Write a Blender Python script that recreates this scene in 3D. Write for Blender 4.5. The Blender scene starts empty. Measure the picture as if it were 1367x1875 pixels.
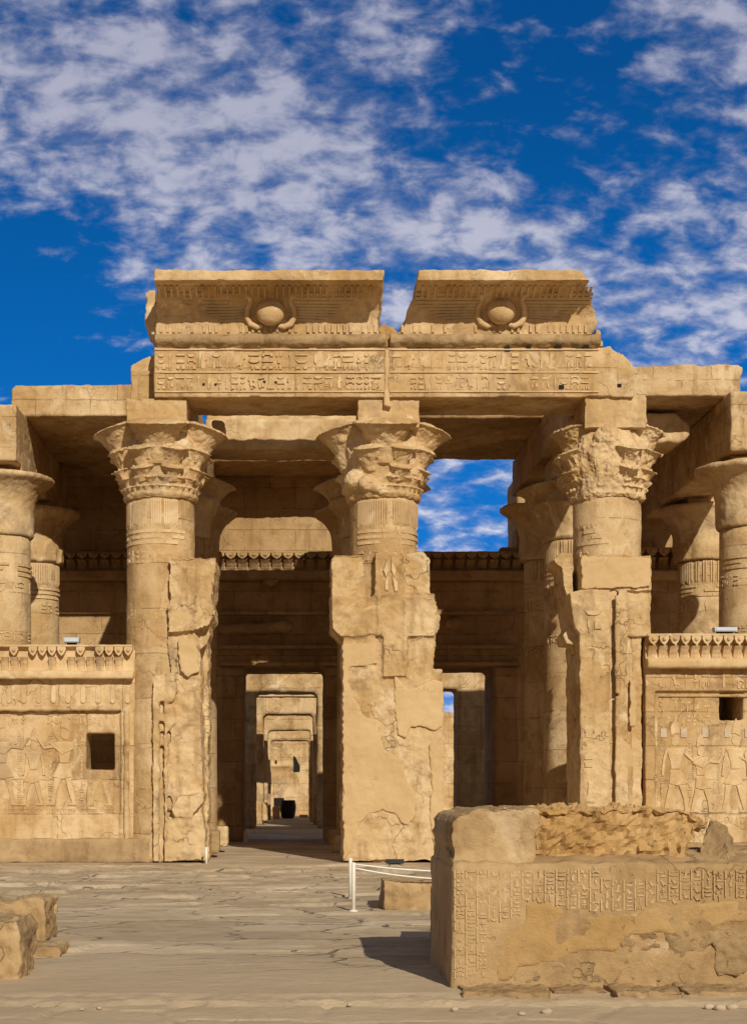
import bpy, bmesh, math, random
import numpy as np
from mathutils import Vector, noise as mnoise
R = math.radians
random.seed(7)
C = bpy.context.scene.collection

# ------------------------------------------------------------------ camera, world, sun, exposure
F, CX, CY, D, EYE = 2890.0, 538.0, 1440.0, 33.0, 1.6      # metres: facade plane is Y = 0, ground z = 0
def X(px, Y): return (px - CX) * (D + Y) / F
def Z(py, Y): return EYE - (py - CY) * (D + Y) / F
scene = bpy.context.scene
cam = bpy.data.cameras.new('camera'); camo = bpy.data.objects.new('camera', cam); C.objects.link(camo)
camo.location = (0, -D, EYE); camo.rotation_euler = (R(90), 0, 0)
cam.sensor_fit = 'VERTICAL'; cam.sensor_height = 36; cam.lens = F / 1875 * 36
cam.shift_x = (683.5 - CX) / 1875; cam.shift_y = (CY - 937.5) / 1875
cam.clip_start = 0.1; cam.clip_end = 5000
scene.camera = camo
SUN = Vector((0.56, -2.1, 1.22)).normalized()
sl = bpy.data.lights.new('sun', 'SUN'); sl.energy = 3.9; sl.angle = R(0.5); sl.color = (1.0, 0.94, 0.82)
so = bpy.data.objects.new('sun', sl); C.objects.link(so); so.location = (20, -60, 40)
so.rotation_euler = SUN.to_track_quat('Z', 'Y').to_euler()
scene.view_settings.view_transform = 'Standard'; scene.view_settings.look = 'None'
scene.view_settings.exposure = 0.0; scene.view_settings.gamma = 1.0
scene.view_settings.use_curve_mapping = False
scene.cycles.max_bounces = 8; scene.cycles.diffuse_bounces = 4

def build_world():
    w = bpy.data.worlds.new('World'); scene.world = w; w.use_nodes = True
    nt = w.node_tree; N = nt.nodes; L = nt.links; N.clear()
    def M(op, a, b=None, c=None, clamp=False):
        n = N.new('ShaderNodeMath'); n.operation = op; n.use_clamp = clamp
        for i, v in enumerate((a, b, c)):
            if v is None: continue
            if isinstance(v, (int, float)): n.inputs[i].default_value = v
            else: L.new(v, n.inputs[i])
        return n.outputs[0]
    def mixc(fac, a, b):
        n = N.new('ShaderNodeMix'); n.data_type = 'RGBA'
        if isinstance(fac, (int, float)): n.inputs[0].default_value = fac
        else: L.new(fac, n.inputs[0])
        for i, v in ((6, a), (7, b)):
            if isinstance(v, tuple): n.inputs[i].default_value = (*v, 1)
            else: L.new(v, n.inputs[i])
        return n.outputs[2]
    def smooth(v, a, b):
        n = N.new('ShaderNodeMapRange'); n.interpolation_type = 'SMOOTHSTEP'
        L.new(v, n.inputs[0]); n.inputs[1].default_value = a; n.inputs[2].default_value = b
        return n.outputs[0]
    sky = N.new('ShaderNodeTexSky'); sky.sky_type = 'NISHITA'; sky.sun_disc = False
    sky.sun_elevation = math.asin(SUN.z); sky.sun_rotation = math.atan2(SUN.x, SUN.y)
    sky.altitude = 300; sky.air_density = 1.0; sky.dust_density = 0.4; sky.ozone_density = 2.0
    hs = N.new('ShaderNodeHueSaturation'); hs.inputs['Saturation'].default_value = 1.5; hs.inputs['Value'].default_value = 1.0
    L.new(sky.outputs[0], hs.inputs['Color'])
    tc = N.new('ShaderNodeTexCoord'); sp = N.new('ShaderNodeSeparateXYZ'); L.new(tc.outputs['Generated'], sp.inputs[0])
    x, y, z = sp.outputs
    zc = M('MAXIMUM', z, 0.0)
    # deep polarised blue, deepening with height
    bl = mixc(smooth(zc, 0.05, 0.46), (0.0, 1.85, 6.6), (0.02, 0.68, 2.6))
    base = mixc(0.95, hs.outputs[0], bl)
    # cloud layer: the direction cut with a high sheet
    zz = M('ADD', zc, 0.50)
    cv = N.new('ShaderNodeCombineXYZ'); L.new(M('DIVIDE', x, zz), cv.inputs[0]); L.new(M('MULTIPLY', M('DIVIDE', y, zz), 1.35), cv.inputs[1]); cv.inputs[2].default_value = 3.7
    def noise(scale, detail, rough, dist=0.0, vec=None):
        n = N.new('ShaderNodeTexNoise'); L.new(vec or cv.outputs[0], n.inputs['Vector'])
        n.inputs['Scale'].default_value = scale; n.inputs['Detail'].default_value = detail
        n.inputs['Roughness'].default_value = rough; n.inputs['Distortion'].default_value = dist
        return n.outputs[0]
    n_puff = noise(28.0, 7, 0.55, 0.25); n_big = noise(9.0, 5, 0.55, 0.1); n_fine = noise(80.0, 6, 0.62)
    ys = M('MAXIMUM', y, 0.05)
    a = M('DIVIDE', x, ys); b = M('DIVIDE', z, ys)
    def blob(px, py, rx, ry):
        u = M('DIVIDE', M('SUBTRACT', a, (px - CX) / F), rx / F); v = M('DIVIDE', M('SUBTRACT', b, (CY - py) / F), ry / F)
        return M('POWER', 2.718, M('MULTIPLY', M('ADD', M('MULTIPLY', u, u), M('MULTIPLY', v, v)), -1.0))
    cov = M('ADD', 0.58, M('MULTIPLY', M('SUBTRACT', n_big, 0.5), 0.65))
    for px, py, rx, ry, k in ((110, 150, 220, 150, 0.22), (470, 300, 330, 170, 0.24), (980, 150, 260, 150, -0.20), (1180, 330, 150, 130, -0.08), (330, 120, 330, 150, 0.16), (800, 420, 300, 90, 0.12), (690, 60, 110, 60, 0.12), (1300, 60, 120, 90, 0.12),
                              (1230, 520, 190, 120, 0.14), (1130, 170, 80, 45, 0.12), (20, 520, 210, 190, -0.55), (60, 690, 260, 90, -0.45), (1010, 70, 190, 90, -0.26),
                              (1020, 250, 110, 80, -0.12), (1110, 430, 70, 60, -0.14), (20, 160, 60, 60, -0.08), (880, 940, 160, 130, -0.06), (360, 40, 60, 40, -0.1)):
        cov = M('ADD', cov, M('MULTIPLY', blob(px, py, rx, ry), k))
    back = smooth(y, 0.55, -0.2)                       # unseen sky behind the camera, veil added to set the shade fill
    dens = M('ADD', M('ADD', M('MULTIPLY', M('SUBTRACT', n_puff, 0.5), 1.75), M('MULTIPLY', M('SUBTRACT', n_fine, 0.5), 0.45)), cov)
    dens = M('ADD', dens, M('MULTIPLY', back, 0.25))
    f = smooth(dens, 0.28, 0.98)
    shade = smooth(M('ADD', M('MULTIPLY', n_puff, 0.95), M('MULTIPLY', dens, 0.35)), 0.50, 0.98)
    ctop = mixc(smooth(zc, 0.12, 0.45), (7.2, 7.3, 8.3), (4.3, 4.4, 5.6))
    clow = mixc(smooth(zc, 0.12, 0.45), (2.9, 3.5, 5.6), (1.8, 2.15, 3.7))
    col = mixc(M('MULTIPLY', f, 0.93), base, mixc(shade, clow, ctop))
    # the added veil is dim and warm, holding the fill low and neutral
    col = mixc(M('MULTIPLY', back, 0.75), col, (1.3, 1.1, 0.9))
    col = mixc(M('MULTIPLY', smooth(zc, 0.5, 0.9), 0.6), col, (0.95, 0.86, 0.76))          # unseen overhead sky greyed so the shade fill stays neutral
    bg = N.new('ShaderNodeBackground'); L.new(col, bg.inputs[0]); bg.inputs[1].default_value = 0.10
    out = N.new('ShaderNodeOutputWorld'); L.new(bg.outputs[0], out.inputs[0])
build_world()

# ------------------------------------------------------------------ materials
def stone(name, dark, mid, light, bump=0.5, joint=None, streak=0.5, patch=None, seed=0.0, rough=0.92, grain=1.0, pits=0.5, stain=0.5, crack=0.0, flat=False, grime=0.0):
    m = bpy.data.materials.new(name); m.use_nodes = True
    nt = m.node_tree; N = nt.nodes; L = nt.links
    bs = N['Principled BSDF']; bs.inputs['Roughness'].default_value = rough; bs.inputs['Specular IOR Level'].default_value = 0.15
    g = N.new('ShaderNodeNewGeometry'); off = N.new('ShaderNodeVectorMath'); off.operation = 'ADD'
    L.new(g.outputs['Position'], off.inputs[0]); off.inputs[1].default_value = (seed * 13.1, seed * 7.7, seed * 3.3)
    P = off.outputs[0]
    if flat:
        fm = N.new('ShaderNodeMapping'); fm.inputs['Scale'].default_value = (0.75, 1.0, 1.0); L.new(P, fm.inputs[0]); P = fm.outputs[0]
    def noise(scale, detail=6, r=0.6, vec=None, dist=0.0):
        n = N.new('ShaderNodeTexNoise'); L.new(vec or P, n.inputs['Vector']); n.inputs['Scale'].default_value = scale
        n.inputs['Detail'].default_value = detail; n.inputs['Roughness'].default_value = r; n.inputs['Distortion'].default_value = dist
        return n.outputs[0]
    def mr(v, a, b, c=0.0, d=1.0):
        n = N.new('ShaderNodeMapRange'); n.interpolation_type = 'SMOOTHSTEP'; L.new(v, n.inputs[0])
        for i, q in enumerate((a, b, c, d)): n.inputs[i + 1].default_value = q
        return n.outputs[0]
    def mix(fac, a, b, mode='MIX'):
        n = N.new('ShaderNodeMix'); n.data_type = 'RGBA'; n.blend_type = mode
        if isinstance(fac, (int, float)): n.inputs[0].default_value = fac
        else: L.new(fac, n.inputs[0])
        for i, v in ((6, a), (7, b)):
            if isinstance(v, tuple): n.inputs[i].default_value = (*v, 1)
            else: L.new(v, n.inputs[i])
        return n.outputs[2]
    def math_(op, a, b):
        n = N.new('ShaderNodeMath'); n.operation = op
        for i, v in enumerate((a, b)):
            if isinstance(v, (int, float)): n.inputs[i].default_value = v
            else: L.new(v, n.inputs[i])
        return n.outputs[0]
    broad = noise(0.55, 5, 0.6, dist=0.4); midn = noise(2.6, 8, 0.65, dist=0.3); finen = noise(14, 8, 0.7)
    mp = N.new('ShaderNodeMapping'); mp.inputs['Scale'].default_value = (2.4, 2.4, 0.28); L.new(P, mp.inputs[0])
    st = noise(1.6, 6, 0.6, mp.outputs[0])
    mh = N.new('ShaderNodeMapping'); mh.inputs['Scale'].default_value = (0.35, 0.35, 3.2); L.new(P, mh.inputs[0])
    bed = noise(1.3, 6, 0.6, mh.outputs[0])
    col = mix(mr(broad, 0.40, 0.62), mid, light)
    col = mix(math_('MULTIPLY', mr(midn, 0.48, 0.72), stain), col, dark)
    col = mix(math_('MULTIPLY', mr(st, 0.50, 0.70), streak), col, dark)
    col = mix(math_('MULTIPLY', mr(bed, 0.52, 0.68), 0.08 if flat else 0.28), col, light)
    col = mix(math_('MULTIPLY', mr(finen, 0.45, 0.75), 0.22), col, dark)
    if grime:
        col = mix(math_('MULTIPLY', mr(noise(0.85, 7, 0.66, dist=0.9), 0.54, 0.66), 0.50 * grime), col, (dark[0]*.85, dark[1]*.98, dark[2]*1.35))
        col = mix(math_('MULTIPLY', mr(noise(1.5, 8, 0.66, dist=0.7), 0.57, 0.66), 0.60 * grime), col, (0.74, 0.575, 0.365))
    pn = noise(9.0, 3, 0.5, dist=0.6)
    pit = mr(pn, 0.665, 0.72)
    col = mix(math_('MULTIPLY', pit, 0.45 * pits), col, tuple(c * 0.4 for c in dark))
    if patch:                                          # smooth lime-mortar repairs with a ragged edge
        pm = noise(0.8, 6, 0.62, dist=0.8)
        col = mix(math_('MULTIPLY', mr(pm, 0.555, 0.575), 0.8), col, patch)
    h = math_('ADD', math_('MULTIPLY', midn, 0.9), math_('MULTIPLY', finen, 0.38 * grain))
    h = math_('ADD', h, math_('MULTIPLY', noise(52, 4, 0.6), 0.10 * grain))
    h = math_('ADD', h, math_('MULTIPLY', bed, 0.0 if flat else 0.35))
    h = math_('SUBTRACT', h, math_('MULTIPLY', pit, 0.4 * pits))
    if crack:
        wv = N.new('ShaderNodeVectorMath'); wv.operation = 'ADD'; nz = N.new('ShaderNodeTexNoise'); L.new(P, nz.inputs['Vector']); nz.inputs['Scale'].default_value = 2.2; nz.inputs['Detail'].default_value = 6
        L.new(P, wv.inputs[0]); L.new(nz.outputs['Color'], wv.inputs[1])
        vo = N.new('ShaderNodeTexVoronoi'); vo.feature = 'DISTANCE_TO_EDGE'; L.new(wv.outputs[0], vo.inputs['Vector']); vo.inputs['Scale'].default_value = 0.9
        ck = math_('MULTIPLY', mr(vo.outputs['Distance'], 0.010, 0.003), mr(noise(0.9, 3, 0.5), 0.5, 0.6))
        col = mix(math_('MULTIPLY', ck, 0.42 * crack), col, tuple(c * 0.3 for c in dark)); h = math_('SUBTRACT', h, math_('MULTIPLY', ck, 0.5 * crack))
    if joint:
        w, hh, s = joint
        sx = N.new('ShaderNodeSeparateXYZ'); L.new(P, sx.inputs[0])
        wob = math_('MULTIPLY', math_('SUBTRACT', noise(0.75 if flat else 1.7, 5, 0.6), 0.5), 1.1 if flat else 0.09)
        cb = N.new('ShaderNodeCombineXYZ'); L.new(math_('ADD', sx.outputs[0] if flat else math_('ADD', sx.outputs[0], sx.outputs[1]), wob), cb.inputs[0]); L.new(math_('ADD', sx.outputs[1 if flat else 2], wob), cb.inputs[1])
        if flat:
            vm = N.new('ShaderNodeVectorMath'); vm.operation = 'MULTIPLY'; L.new(cb.outputs[0], vm.inputs[0]); vm.inputs[1].default_value = (0.95, 1.25, 1.0)
            vj = N.new('ShaderNodeTexVoronoi'); vj.feature = 'DISTANCE_TO_EDGE'; vj.voronoi_dimensions = '2D'; L.new(vm.outputs[0], vj.inputs['Vector']); vj.inputs['Scale'].default_value = 1.0
            vc = N.new('ShaderNodeTexVoronoi'); vc.voronoi_dimensions = '2D'; L.new(vm.outputs[0], vc.inputs['Vector']); vc.inputs['Scale'].default_value = 1.0
            cs = N.new('ShaderNodeSeparateColor'); L.new(vc.outputs['Color'], cs.inputs[0])
        br = N.new('ShaderNodeTexBrick'); L.new(cb.outputs[0], br.inputs['Vector'])
        br.inputs['Scale'].default_value = 1.0; br.inputs['Brick Width'].default_value = w; br.inputs['Row Height'].default_value = hh
        br.inputs['Mortar Size'].default_value = 0.012; br.inputs['Mortar Smooth'].default_value = 0.3
        br.inputs['Color1'].default_value = (0.66, 0.62, 0.57, 1); br.inputs['Color2'].default_value = (1.16, 1.16, 1.18, 1); br.inputs['Mortar'].default_value = (0.9, 0.88, 0.85, 1)
        jm = math_('MULTIPLY', br.outputs['Fac'], mr(midn, 0.36, 0.60))
        if flat:                                       # blown sand fills the joints near the kerb
            sand = math_('ADD', sx.outputs[1], math_('MULTIPLY', noise(0.9, 5, 0.6), 4.0)); jm = math_('MULTIPLY', jm, mr(sand, 67.0, 69.0))
            jm = math_('MULTIPLY', mr(vj.outputs['Distance'], 0.032, 0.008), mr(sand, 67.0, 69.0)); jm = math_('MULTIPLY', jm, mr(midn, 0.40, 0.58))
            col = mix(math_('MULTIPLY', mr(cs.outputs[0], 0.3, 0.9), mr(sand, 67.0, 69.0, 0.0, 0.45)), col, dark)
            col = mix(mr(sand, 69.5, 66.5, 0.0, 0.7), col, (0.50, 0.372, 0.228))
        if not flat: col = mix(min(1.0, s * 0.6), col, br.outputs['Color'], 'MULTIPLY')
        col = mix(math_('MULTIPLY', jm, 0.7 * s), col, tuple(c * 0.35 for c in dark))
        h = math_('SUBTRACT', h, math_('MULTIPLY', jm, 0.9 * s))
    L.new(col, bs.inputs['Base Color'])
    bp = N.new('ShaderNodeBump'); bp.inputs['Strength'].default_value = bump; bp.inputs['Distance'].default_value = 0.05
    L.new(h, bp.inputs['Height']); L.new(bp.outputs[0], bs.inputs['Normal'])
    return m
def plain(name, col, rough=0.6, metal=0.0, var=0.15):
    m = bpy.data.materials.new(name); m.use_nodes = True
    N = m.node_tree.nodes; L = m.node_tree.links; b = N['Principled BSDF']
    n = N.new('ShaderNodeTexNoise'); n.inputs['Scale'].default_value = 25; n.inputs['Detail'].default_value = 5
    g = N.new('ShaderNodeNewGeometry'); L.new(g.outputs['Position'], n.inputs['Vector'])
    mx = N.new('ShaderNodeMix'); mx.data_type = 'RGBA'; L.new(n.outputs[0], mx.inputs[0])
    mx.inputs[6].default_value = (*[c * (1 - var) for c in col], 1); mx.inputs[7].default_value = (*[min(1, c * (1 + var)) for c in col], 1)
    L.new(mx.outputs[2], b.inputs['Base Color']); b.inputs['Roughness'].default_value = rough; b.inputs['Metallic'].default_value = metal
    return m
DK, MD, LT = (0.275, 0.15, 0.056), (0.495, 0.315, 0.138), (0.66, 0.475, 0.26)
PATCH = (0.58, 0.40, 0.20)
M = {
 'facade': stone('sandstone_blocks', DK, MD, LT, 0.8, (1.35, 0.72, 0.55), seed=1, crack=0.8, grime=1.0),
 'worn': stone('worn_sandstone', DK, MD, LT, 0.95, None, seed=2, patch=PATCH, crack=1.0, stain=0.6, grime=1.0),
 'smooth': stone('dressed_sandstone', (0.34, 0.205, 0.09), MD, LT, 0.65, None, streak=0.5, seed=3, pits=0.5, stain=0.45, crack=0.6, grime=1.0),
 'carved': stone('carved_sandstone', (0.37, 0.225, 0.10), (0.55, 0.365, 0.175), (0.68, 0.49, 0.27), 0.6, None, streak=0.3, seed=4, stain=0.4, grime=1.0),
 'column': stone('column_sandstone', DK, MD, LT, 0.75, (9.0, 0.95, 0.6), seed=5, patch=PATCH, crack=0.7, grime=1.0),
 'plaster': stone('lime_mortar', (0.46, 0.295, 0.135), (0.55, 0.37, 0.18), (0.60, 0.415, 0.21), 0.4, None, streak=0.15, seed=6, pits=0.3, stain=0.35, crack=0.6),
 'inner': stone('inner_sandstone', (0.24, 0.14, 0.058), (0.43, 0.265, 0.118), (0.53, 0.35, 0.17), 0.8, (1.5, 0.62, 0.7), seed=7, crack=0.5, stain=0.6),  # darker stone tone, with some of the hall's shade put into it
 'rubble': stone('broken_sandstone', (0.26, 0.14, 0.045), (0.45, 0.265, 0.095), (0.57, 0.37, 0.165), 1.0, None, seed=8, pits=0.9),
 'front': stone('foreground_sandstone', (0.22, 0.13, 0.055), (0.40, 0.255, 0.118), (0.50, 0.34, 0.17), 0.8, None, seed=9, stain=0.75, crack=0.8, grime=0.55),
 'frontlt': stone('foreground_carving', (0.30, 0.19, 0.085), (0.45, 0.30, 0.145), (0.56, 0.395, 0.21), 0.5, None, seed=19, stain=0.4),
 'frontpl': stone('orange_mortar', (0.27, 0.155, 0.058), (0.41, 0.25, 0.095), (0.46, 0.295, 0.13), 0.8, None, streak=0.25, seed=10, stain=0.6),
 'frontdk': stone('dark_weathered_stone', (0.22, 0.14, 0.066), (0.34, 0.225, 0.108), (0.44, 0.30, 0.15), 1.0, None, seed=16, stain=0.8, crack=1.0),
 'ground': stone('sandy_paving', (0.31, 0.222, 0.128), (0.51, 0.385, 0.238), (0.63, 0.49, 0.325), 0.6, (1.25, 0.8, 0.95), streak=0.0, seed=11, pits=0.3, stain=0.55, flat=True, crack=0.2, grime=0.5),
 'grey': stone('weathered_stone', (0.20, 0.125, 0.06), (0.36, 0.235, 0.115), (0.47, 0.32, 0.165), 0.9, None, seed=12, stain=0.7),
 'blue': stone('faded_blue_paint', (0.30, 0.205, 0.115), (0.47, 0.33, 0.18), (0.56, 0.40, 0.22), 0.4, None, seed=13),
 'granite': stone('black_granite', (0.008, 0.008, 0.009), (0.015, 0.015, 0.016), (0.03, 0.03, 0.03), 0.3, None, seed=14, rough=0.5),
 'white': plain('white_paint', (0.78, 0.72, 0.60), 0.5), 'rope': plain('white_rope', (0.80, 0.78, 0.72), 0.8),
 'hole': plain('hole_shade_black', (0.012, 0.009, 0.006), 1.0),  # near-black colour painting the shade inside small holes
 'black': plain('black_metal', (0.012, 0.012, 0.013), 0.45), 'steel': plain('grey_metal', (0.42, 0.44, 0.46), 0.4, 0.4), 'glass': plain('lamp_glass', (0.55, 0.58, 0.62), 0.15),
 'pebble': stone('pale_pebble', (0.34, 0.24, 0.15), (0.46, 0.34, 0.22), (0.55, 0.44, 0.31), 0.4, None, seed=15),
}

# ------------------------------------------------------------------ mesh helpers
TEX = {}
def tex(scale, kind='CLOUDS', hard=False):
    k = (scale, kind, hard)
    if k not in TEX:
        t = bpy.data.textures.new('stone_grain', kind); t.noise_scale = scale
        if kind == 'CLOUDS': t.noise_depth = 4
        if hard: t.noise_type = 'HARD_NOISE'
        TEX[k] = t
    return TEX[k]
ORI = {}
def tag(o, label=None, cat=None, group=None, kind=None):
    if label and not kind: kind = 'thing'
    for k, v in (('label', label), ('category', cat), ('group', group), ('kind', kind)):
        if v: o[k] = v
    return o
def thing(name, label, cat, loc, group=None):
    o = bpy.data.objects.new(name, None); C.objects.link(o); o.location = loc; o.empty_display_size = 0.2
    ORI[o.name] = Vector(loc); return tag(o, label, cat, group)
class MB:
    def __init__(s): s.v = []; s.f = []
    def add(s, vs, fs):
        k = len(s.v); s.v += [tuple(p) for p in vs]; s.f += [tuple(i + k for i in f) for f in fs]; return s
    def box(s, x0, x1, y0, y1, z0, z1):
        return s.add([(x0,y0,z0),(x1,y0,z0),(x1,y1,z0),(x0,y1,z0),(x0,y0,z1),(x1,y0,z1),(x1,y1,z1),(x0,y1,z1)],
                     [(0,3,2,1),(4,5,6,7),(0,1,5,4),(1,2,6,5),(2,3,7,6),(3,0,4,7)])
    def pbox(s, px0, px1, py0, py1, Y0, Y1):            # a box whose front face is seen at these picture coordinates
        return s.box(X(px0,Y0), X(px1,Y0), Y0, Y1, Z(py1,Y0), Z(py0,Y0))
    def prism(s, poly, y0, y1):
        n = len(poly); return s.add([(x,y0,z) for x,z in poly] + [(x,y1,z) for x,z in poly],
                     [tuple(range(n)), tuple(range(2*n-1, n-1, -1))] + [(i, n+i, n+(i+1)%n, (i+1)%n) for i in range(n)])
    def ppoly(s, poly, Y0, Y1, step=0, amp=0, seed=0):
        q = [(X(a,Y0), Z(b,Y0)) for a, b in poly]
        if step: q = ragged(q, step, amp, seed)
        return s.prism(q, Y0, Y1)
    def surf(s, fn, poly, h, inset=0.82):               # a low relief patch laid on a surface fn(u, v, height)
        cu = sum(p[0] for p in poly)/len(poly); cv = sum(p[1] for p in poly)/len(poly); n = len(poly)
        return s.add([fn(u,v,-0.004) for u,v in poly] + [fn(cu+(u-cu)*inset, cv+(v-cv)*inset, h) for u,v in poly],
                     [tuple(range(n, 2*n))] + [(i, (i+1)%n, n+(i+1)%n, n+i) for i in range(n)])
    def lathe(s, prof, c, n=40, M4=None, wob=None):
        vs = []; m = len(prof)
        for j in range(n):
            a = 2*math.pi*j/n; k = wob(a) if wob else 1.0
            for r, z in prof: vs.append((c[0]+r*k*math.sin(a), c[1]-r*k*math.cos(a), z))
        fs = [(j*m+i, ((j+1)%n)*m+i, ((j+1)%n)*m+i+1, j*m+i+1) for j in range(n) for i in range(m-1)]
        fs += [tuple(j*m for j in range(n)), tuple(j*m+m-1 for j in range(n-1,-1,-1))]
        return s.add(vs, fs)
    def along(s, base, axis, prof, n=18):               # profile (t along axis, r) turned round any axis
        ax = Vector(axis).normalized(); q = ax.to_track_quat('Z','Y'); vs = []; m = len(prof); b = Vector(base)
        for j in range(n):
            a = 2*math.pi*j/n
            for t, r in prof: vs.append(b + q @ Vector((r*math.cos(a), r*math.sin(a), t)))
        fs = [(j*m+i, ((j+1)%n)*m+i, ((j+1)%n)*m+i+1, j*m+i+1) for j in range(n) for i in range(m-1)]
        fs += [tuple(j*m for j in range(n)), tuple(j*m+m-1 for j in range(n-1,-1,-1))]
        return s.add(vs, fs)
    def tube(s, path, rad, n=8):
        P = [Vector(p) for p in path]; vs = []
        for i, p in enumerate(P):
            t = (P[min(i+1,len(P)-1)] - P[max(i-1,0)]).normalized(); q = t.to_track_quat('Z','Y'); r = rad[i] if isinstance(rad,(list,tuple)) else rad
            vs += [p + q @ Vector((r*math.cos(2*math.pi*k/n), r*math.sin(2*math.pi*k/n), 0)) for k in range(n)]
        m = len(P); fs = [(i*n+k, i*n+(k+1)%n, (i+1)*n+(k+1)%n, (i+1)*n+k) for i in range(m-1) for k in range(n)]
        return s.add(vs, fs + [tuple(range(n-1,-1,-1)), tuple(range((m-1)*n, m*n))])
    def ball(s, c, r, n=20, m=12):
        rx, ry, rz = r if isinstance(r, tuple) else (r, r, r)
        return s.along(c, (0,0,1), [(0,0)], 3) if False else s._ball(c, rx, ry, rz, n, m)
    def _ball(s, c, rx, ry, rz, n, m):
        vs = [(c[0], c[1], c[2]-rz)]
        for i in range(1, m):
            t = -math.pi/2 + math.pi*i/m
            vs += [(c[0]+rx*math.cos(t)*math.cos(2*math.pi*k/n), c[1]+ry*math.cos(t)*math.sin(2*math.pi*k/n), c[2]+rz*math.sin(t)) for k in range(n)]
        vs.append((c[0], c[1], c[2]+rz)); fs = [(0, 1+(k+1)%n, 1+k) for k in range(n)]
        for i in range(m-2): fs += [(1+i*n+k, 1+i*n+(k+1)%n, 1+(i+1)*n+(k+1)%n, 1+(i+1)*n+k) for k in range(n)]
        b = 1+(m-2)*n; fs += [(b+k, b+(k+1)%n, len(vs)-1) for k in range(n)]
        return s.add(vs, fs)
    def build(s, name, mat, parent=None, voxel=None, disp=(), smooth=None, label=None, loc=None, facet=False):
        o0 = ORI.get(parent.name, Vector()) if parent else (Vector(loc) if loc else Vector())
        me = bpy.data.meshes.new(name); me.from_pydata([(a-o0.x, b-o0.y, c-o0.z) for a,b,c in s.v], [], s.f)
        bm = bmesh.new(); bm.from_mesh(me); bmesh.ops.recalc_face_normals(bm, faces=bm.faces); bm.to_mesh(me); bm.free()
        me.materials.append(mat if not isinstance(mat, str) else M[mat])
        o = bpy.data.objects.new(name, me); C.objects.link(o)
        if parent: o.parent = parent
        elif loc: o.location = loc
        ORI[o.name] = o0
        if voxel:
            r = o.modifiers.new('wear', 'REMESH'); r.mode = 'VOXEL'; r.voxel_size = voxel; r.use_smooth_shade = not facet
        elif smooth: me.shade_smooth()
        for q in disp:
            sc, stg = q[-2:]
            d = o.modifiers.new('erosion', 'DISPLACE'); d.texture = tex(sc, 'VORONOI' if q[0] == 'v' else 'CLOUDS', q[0] == 'h'); d.texture_coords = 'GLOBAL'; d.strength = -stg if q[0] == 'v' else stg; d.mid_level = 0.5
        if label: o['label'] = label
        return o
def ragged(q, step, amp, seed=0):
    rnd = random.Random(seed); out = []
    for i, (a, b) in enumerate(q):
        c, d = q[(i+1) % len(q)]; L = math.hypot(c-a, d-b); n = max(1, int(L/step))
        for k in range(n):
            t = k/n; j = 0 if k == 0 else amp
            out.append((a+(c-a)*t+rnd.uniform(-j,j), b+(d-b)*t+rnd.uniform(-j,j)))
    return out
def copy_tree(o, parent=None, kids=None):
    c = o.copy(); C.objects.link(c); c.parent = parent
    for ch in list(o.children): copy_tree(ch, c)
    return c

# hieroglyphs: simple outlines in a unit square
def arc(cx, cy, rx, ry, a0, a1, n=8): return [(cx+rx*math.cos(R(a0+(a1-a0)*i/n)), cy+ry*math.sin(R(a0+(a1-a0)*i/n))) for i in range(n+1)]
BIRD = [(.05,.62),(.12,.80),(.25,.90),(.38,.84),(.42,.70),(.62,.52),(.98,.22),(.96,.12),(.70,.24),(.56,.20),(.56,.04),(.72,.0),(.40,.0),(.46,.18),(.30,.24),(.20,.42),(.22,.62)]
GL = {
 'tall': [[BIRD], [[(x*.9+.05, y) for x, y in BIRD]],
          [[(.35,0),(.45,0),(.45,.30),(.62,.45),(.66,.70),(.55,.98),(.38,.80),(.33,.45)]],
          [[(.30,0),(.70,0),(.62,.50),(.80,.55),(.80,.66),(.60,.64),(.62,.76),(.60,.92),(.48,1),(.36,.92),(.34,.74),(.22,.45)]],
          [[(.44,0),(.56,0),(.54,.42),(.85,.42),(.85,.54),(.15,.54),(.15,.42),(.46,.42)], arc(.5,.76,.20,.22,0,340,9)],
          [[(.40,0),(.52,0),(.50,.72),(.66,.86),(.62,.98),(.36,.92),(.30,.78),(.40,.68)]],
          [[(.1,0),(.9,0),(.9,.12),(.65,.12),(.60,.62),(.82,.95),(.55,.85),(.32,1),(.34,.70),(.28,.3),(.1,.12)]]],
 'flat': [[[(0,.35),(.16,.70),(.32,.35),(.48,.70),(.64,.35),(.80,.70),(1,.35),(.80,.46),(.64,.16),(.48,.46),(.32,.16),(.16,.46)]],
          [[(0,.45),(.25,.78),(.55,.85),(.85,.70),(1,.45),(.80,.22),(.5,.14),(.2,.22)]],
          [arc(.5,.15,.48,.65,0,180,8)], [[(0,.62),(1,.62),(.85,.2),(.6,.1),(.4,.1),(.15,.2)]],
          [[(0,.3),(.1,.3),(.16,.6),(.3,.72),(.36,.5),(.55,.36),(.8,.6),(1,.4),(.98,.3),(.8,.42),(.55,.2),(.3,.3),(.22,.2),(0,.2)]],
          [[(0,.35),(1,.35),(1,.58),(0,.58)]], [[(0,.75),(1,.75),(1,.2),(.8,.2),(.8,.5),(.2,.5),(.2,.2),(0,.2)]]],
 'small': [[arc(.5,.45,.38,.38,0,330,9)], [arc(.5,.15,.45,.6,0,180,7)], [[(.35,.05),(.65,.05),(.65,.9),(.35,.9)]],
           [[(.1,.1),(.9,.1),(.9,.85),(.1,.85)]], [[(.1,.1),(.35,.1),(.35,.9),(.1,.9)], [(.6,.1),(.85,.1),(.85,.9),(.6,.9)]]],
}
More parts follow.
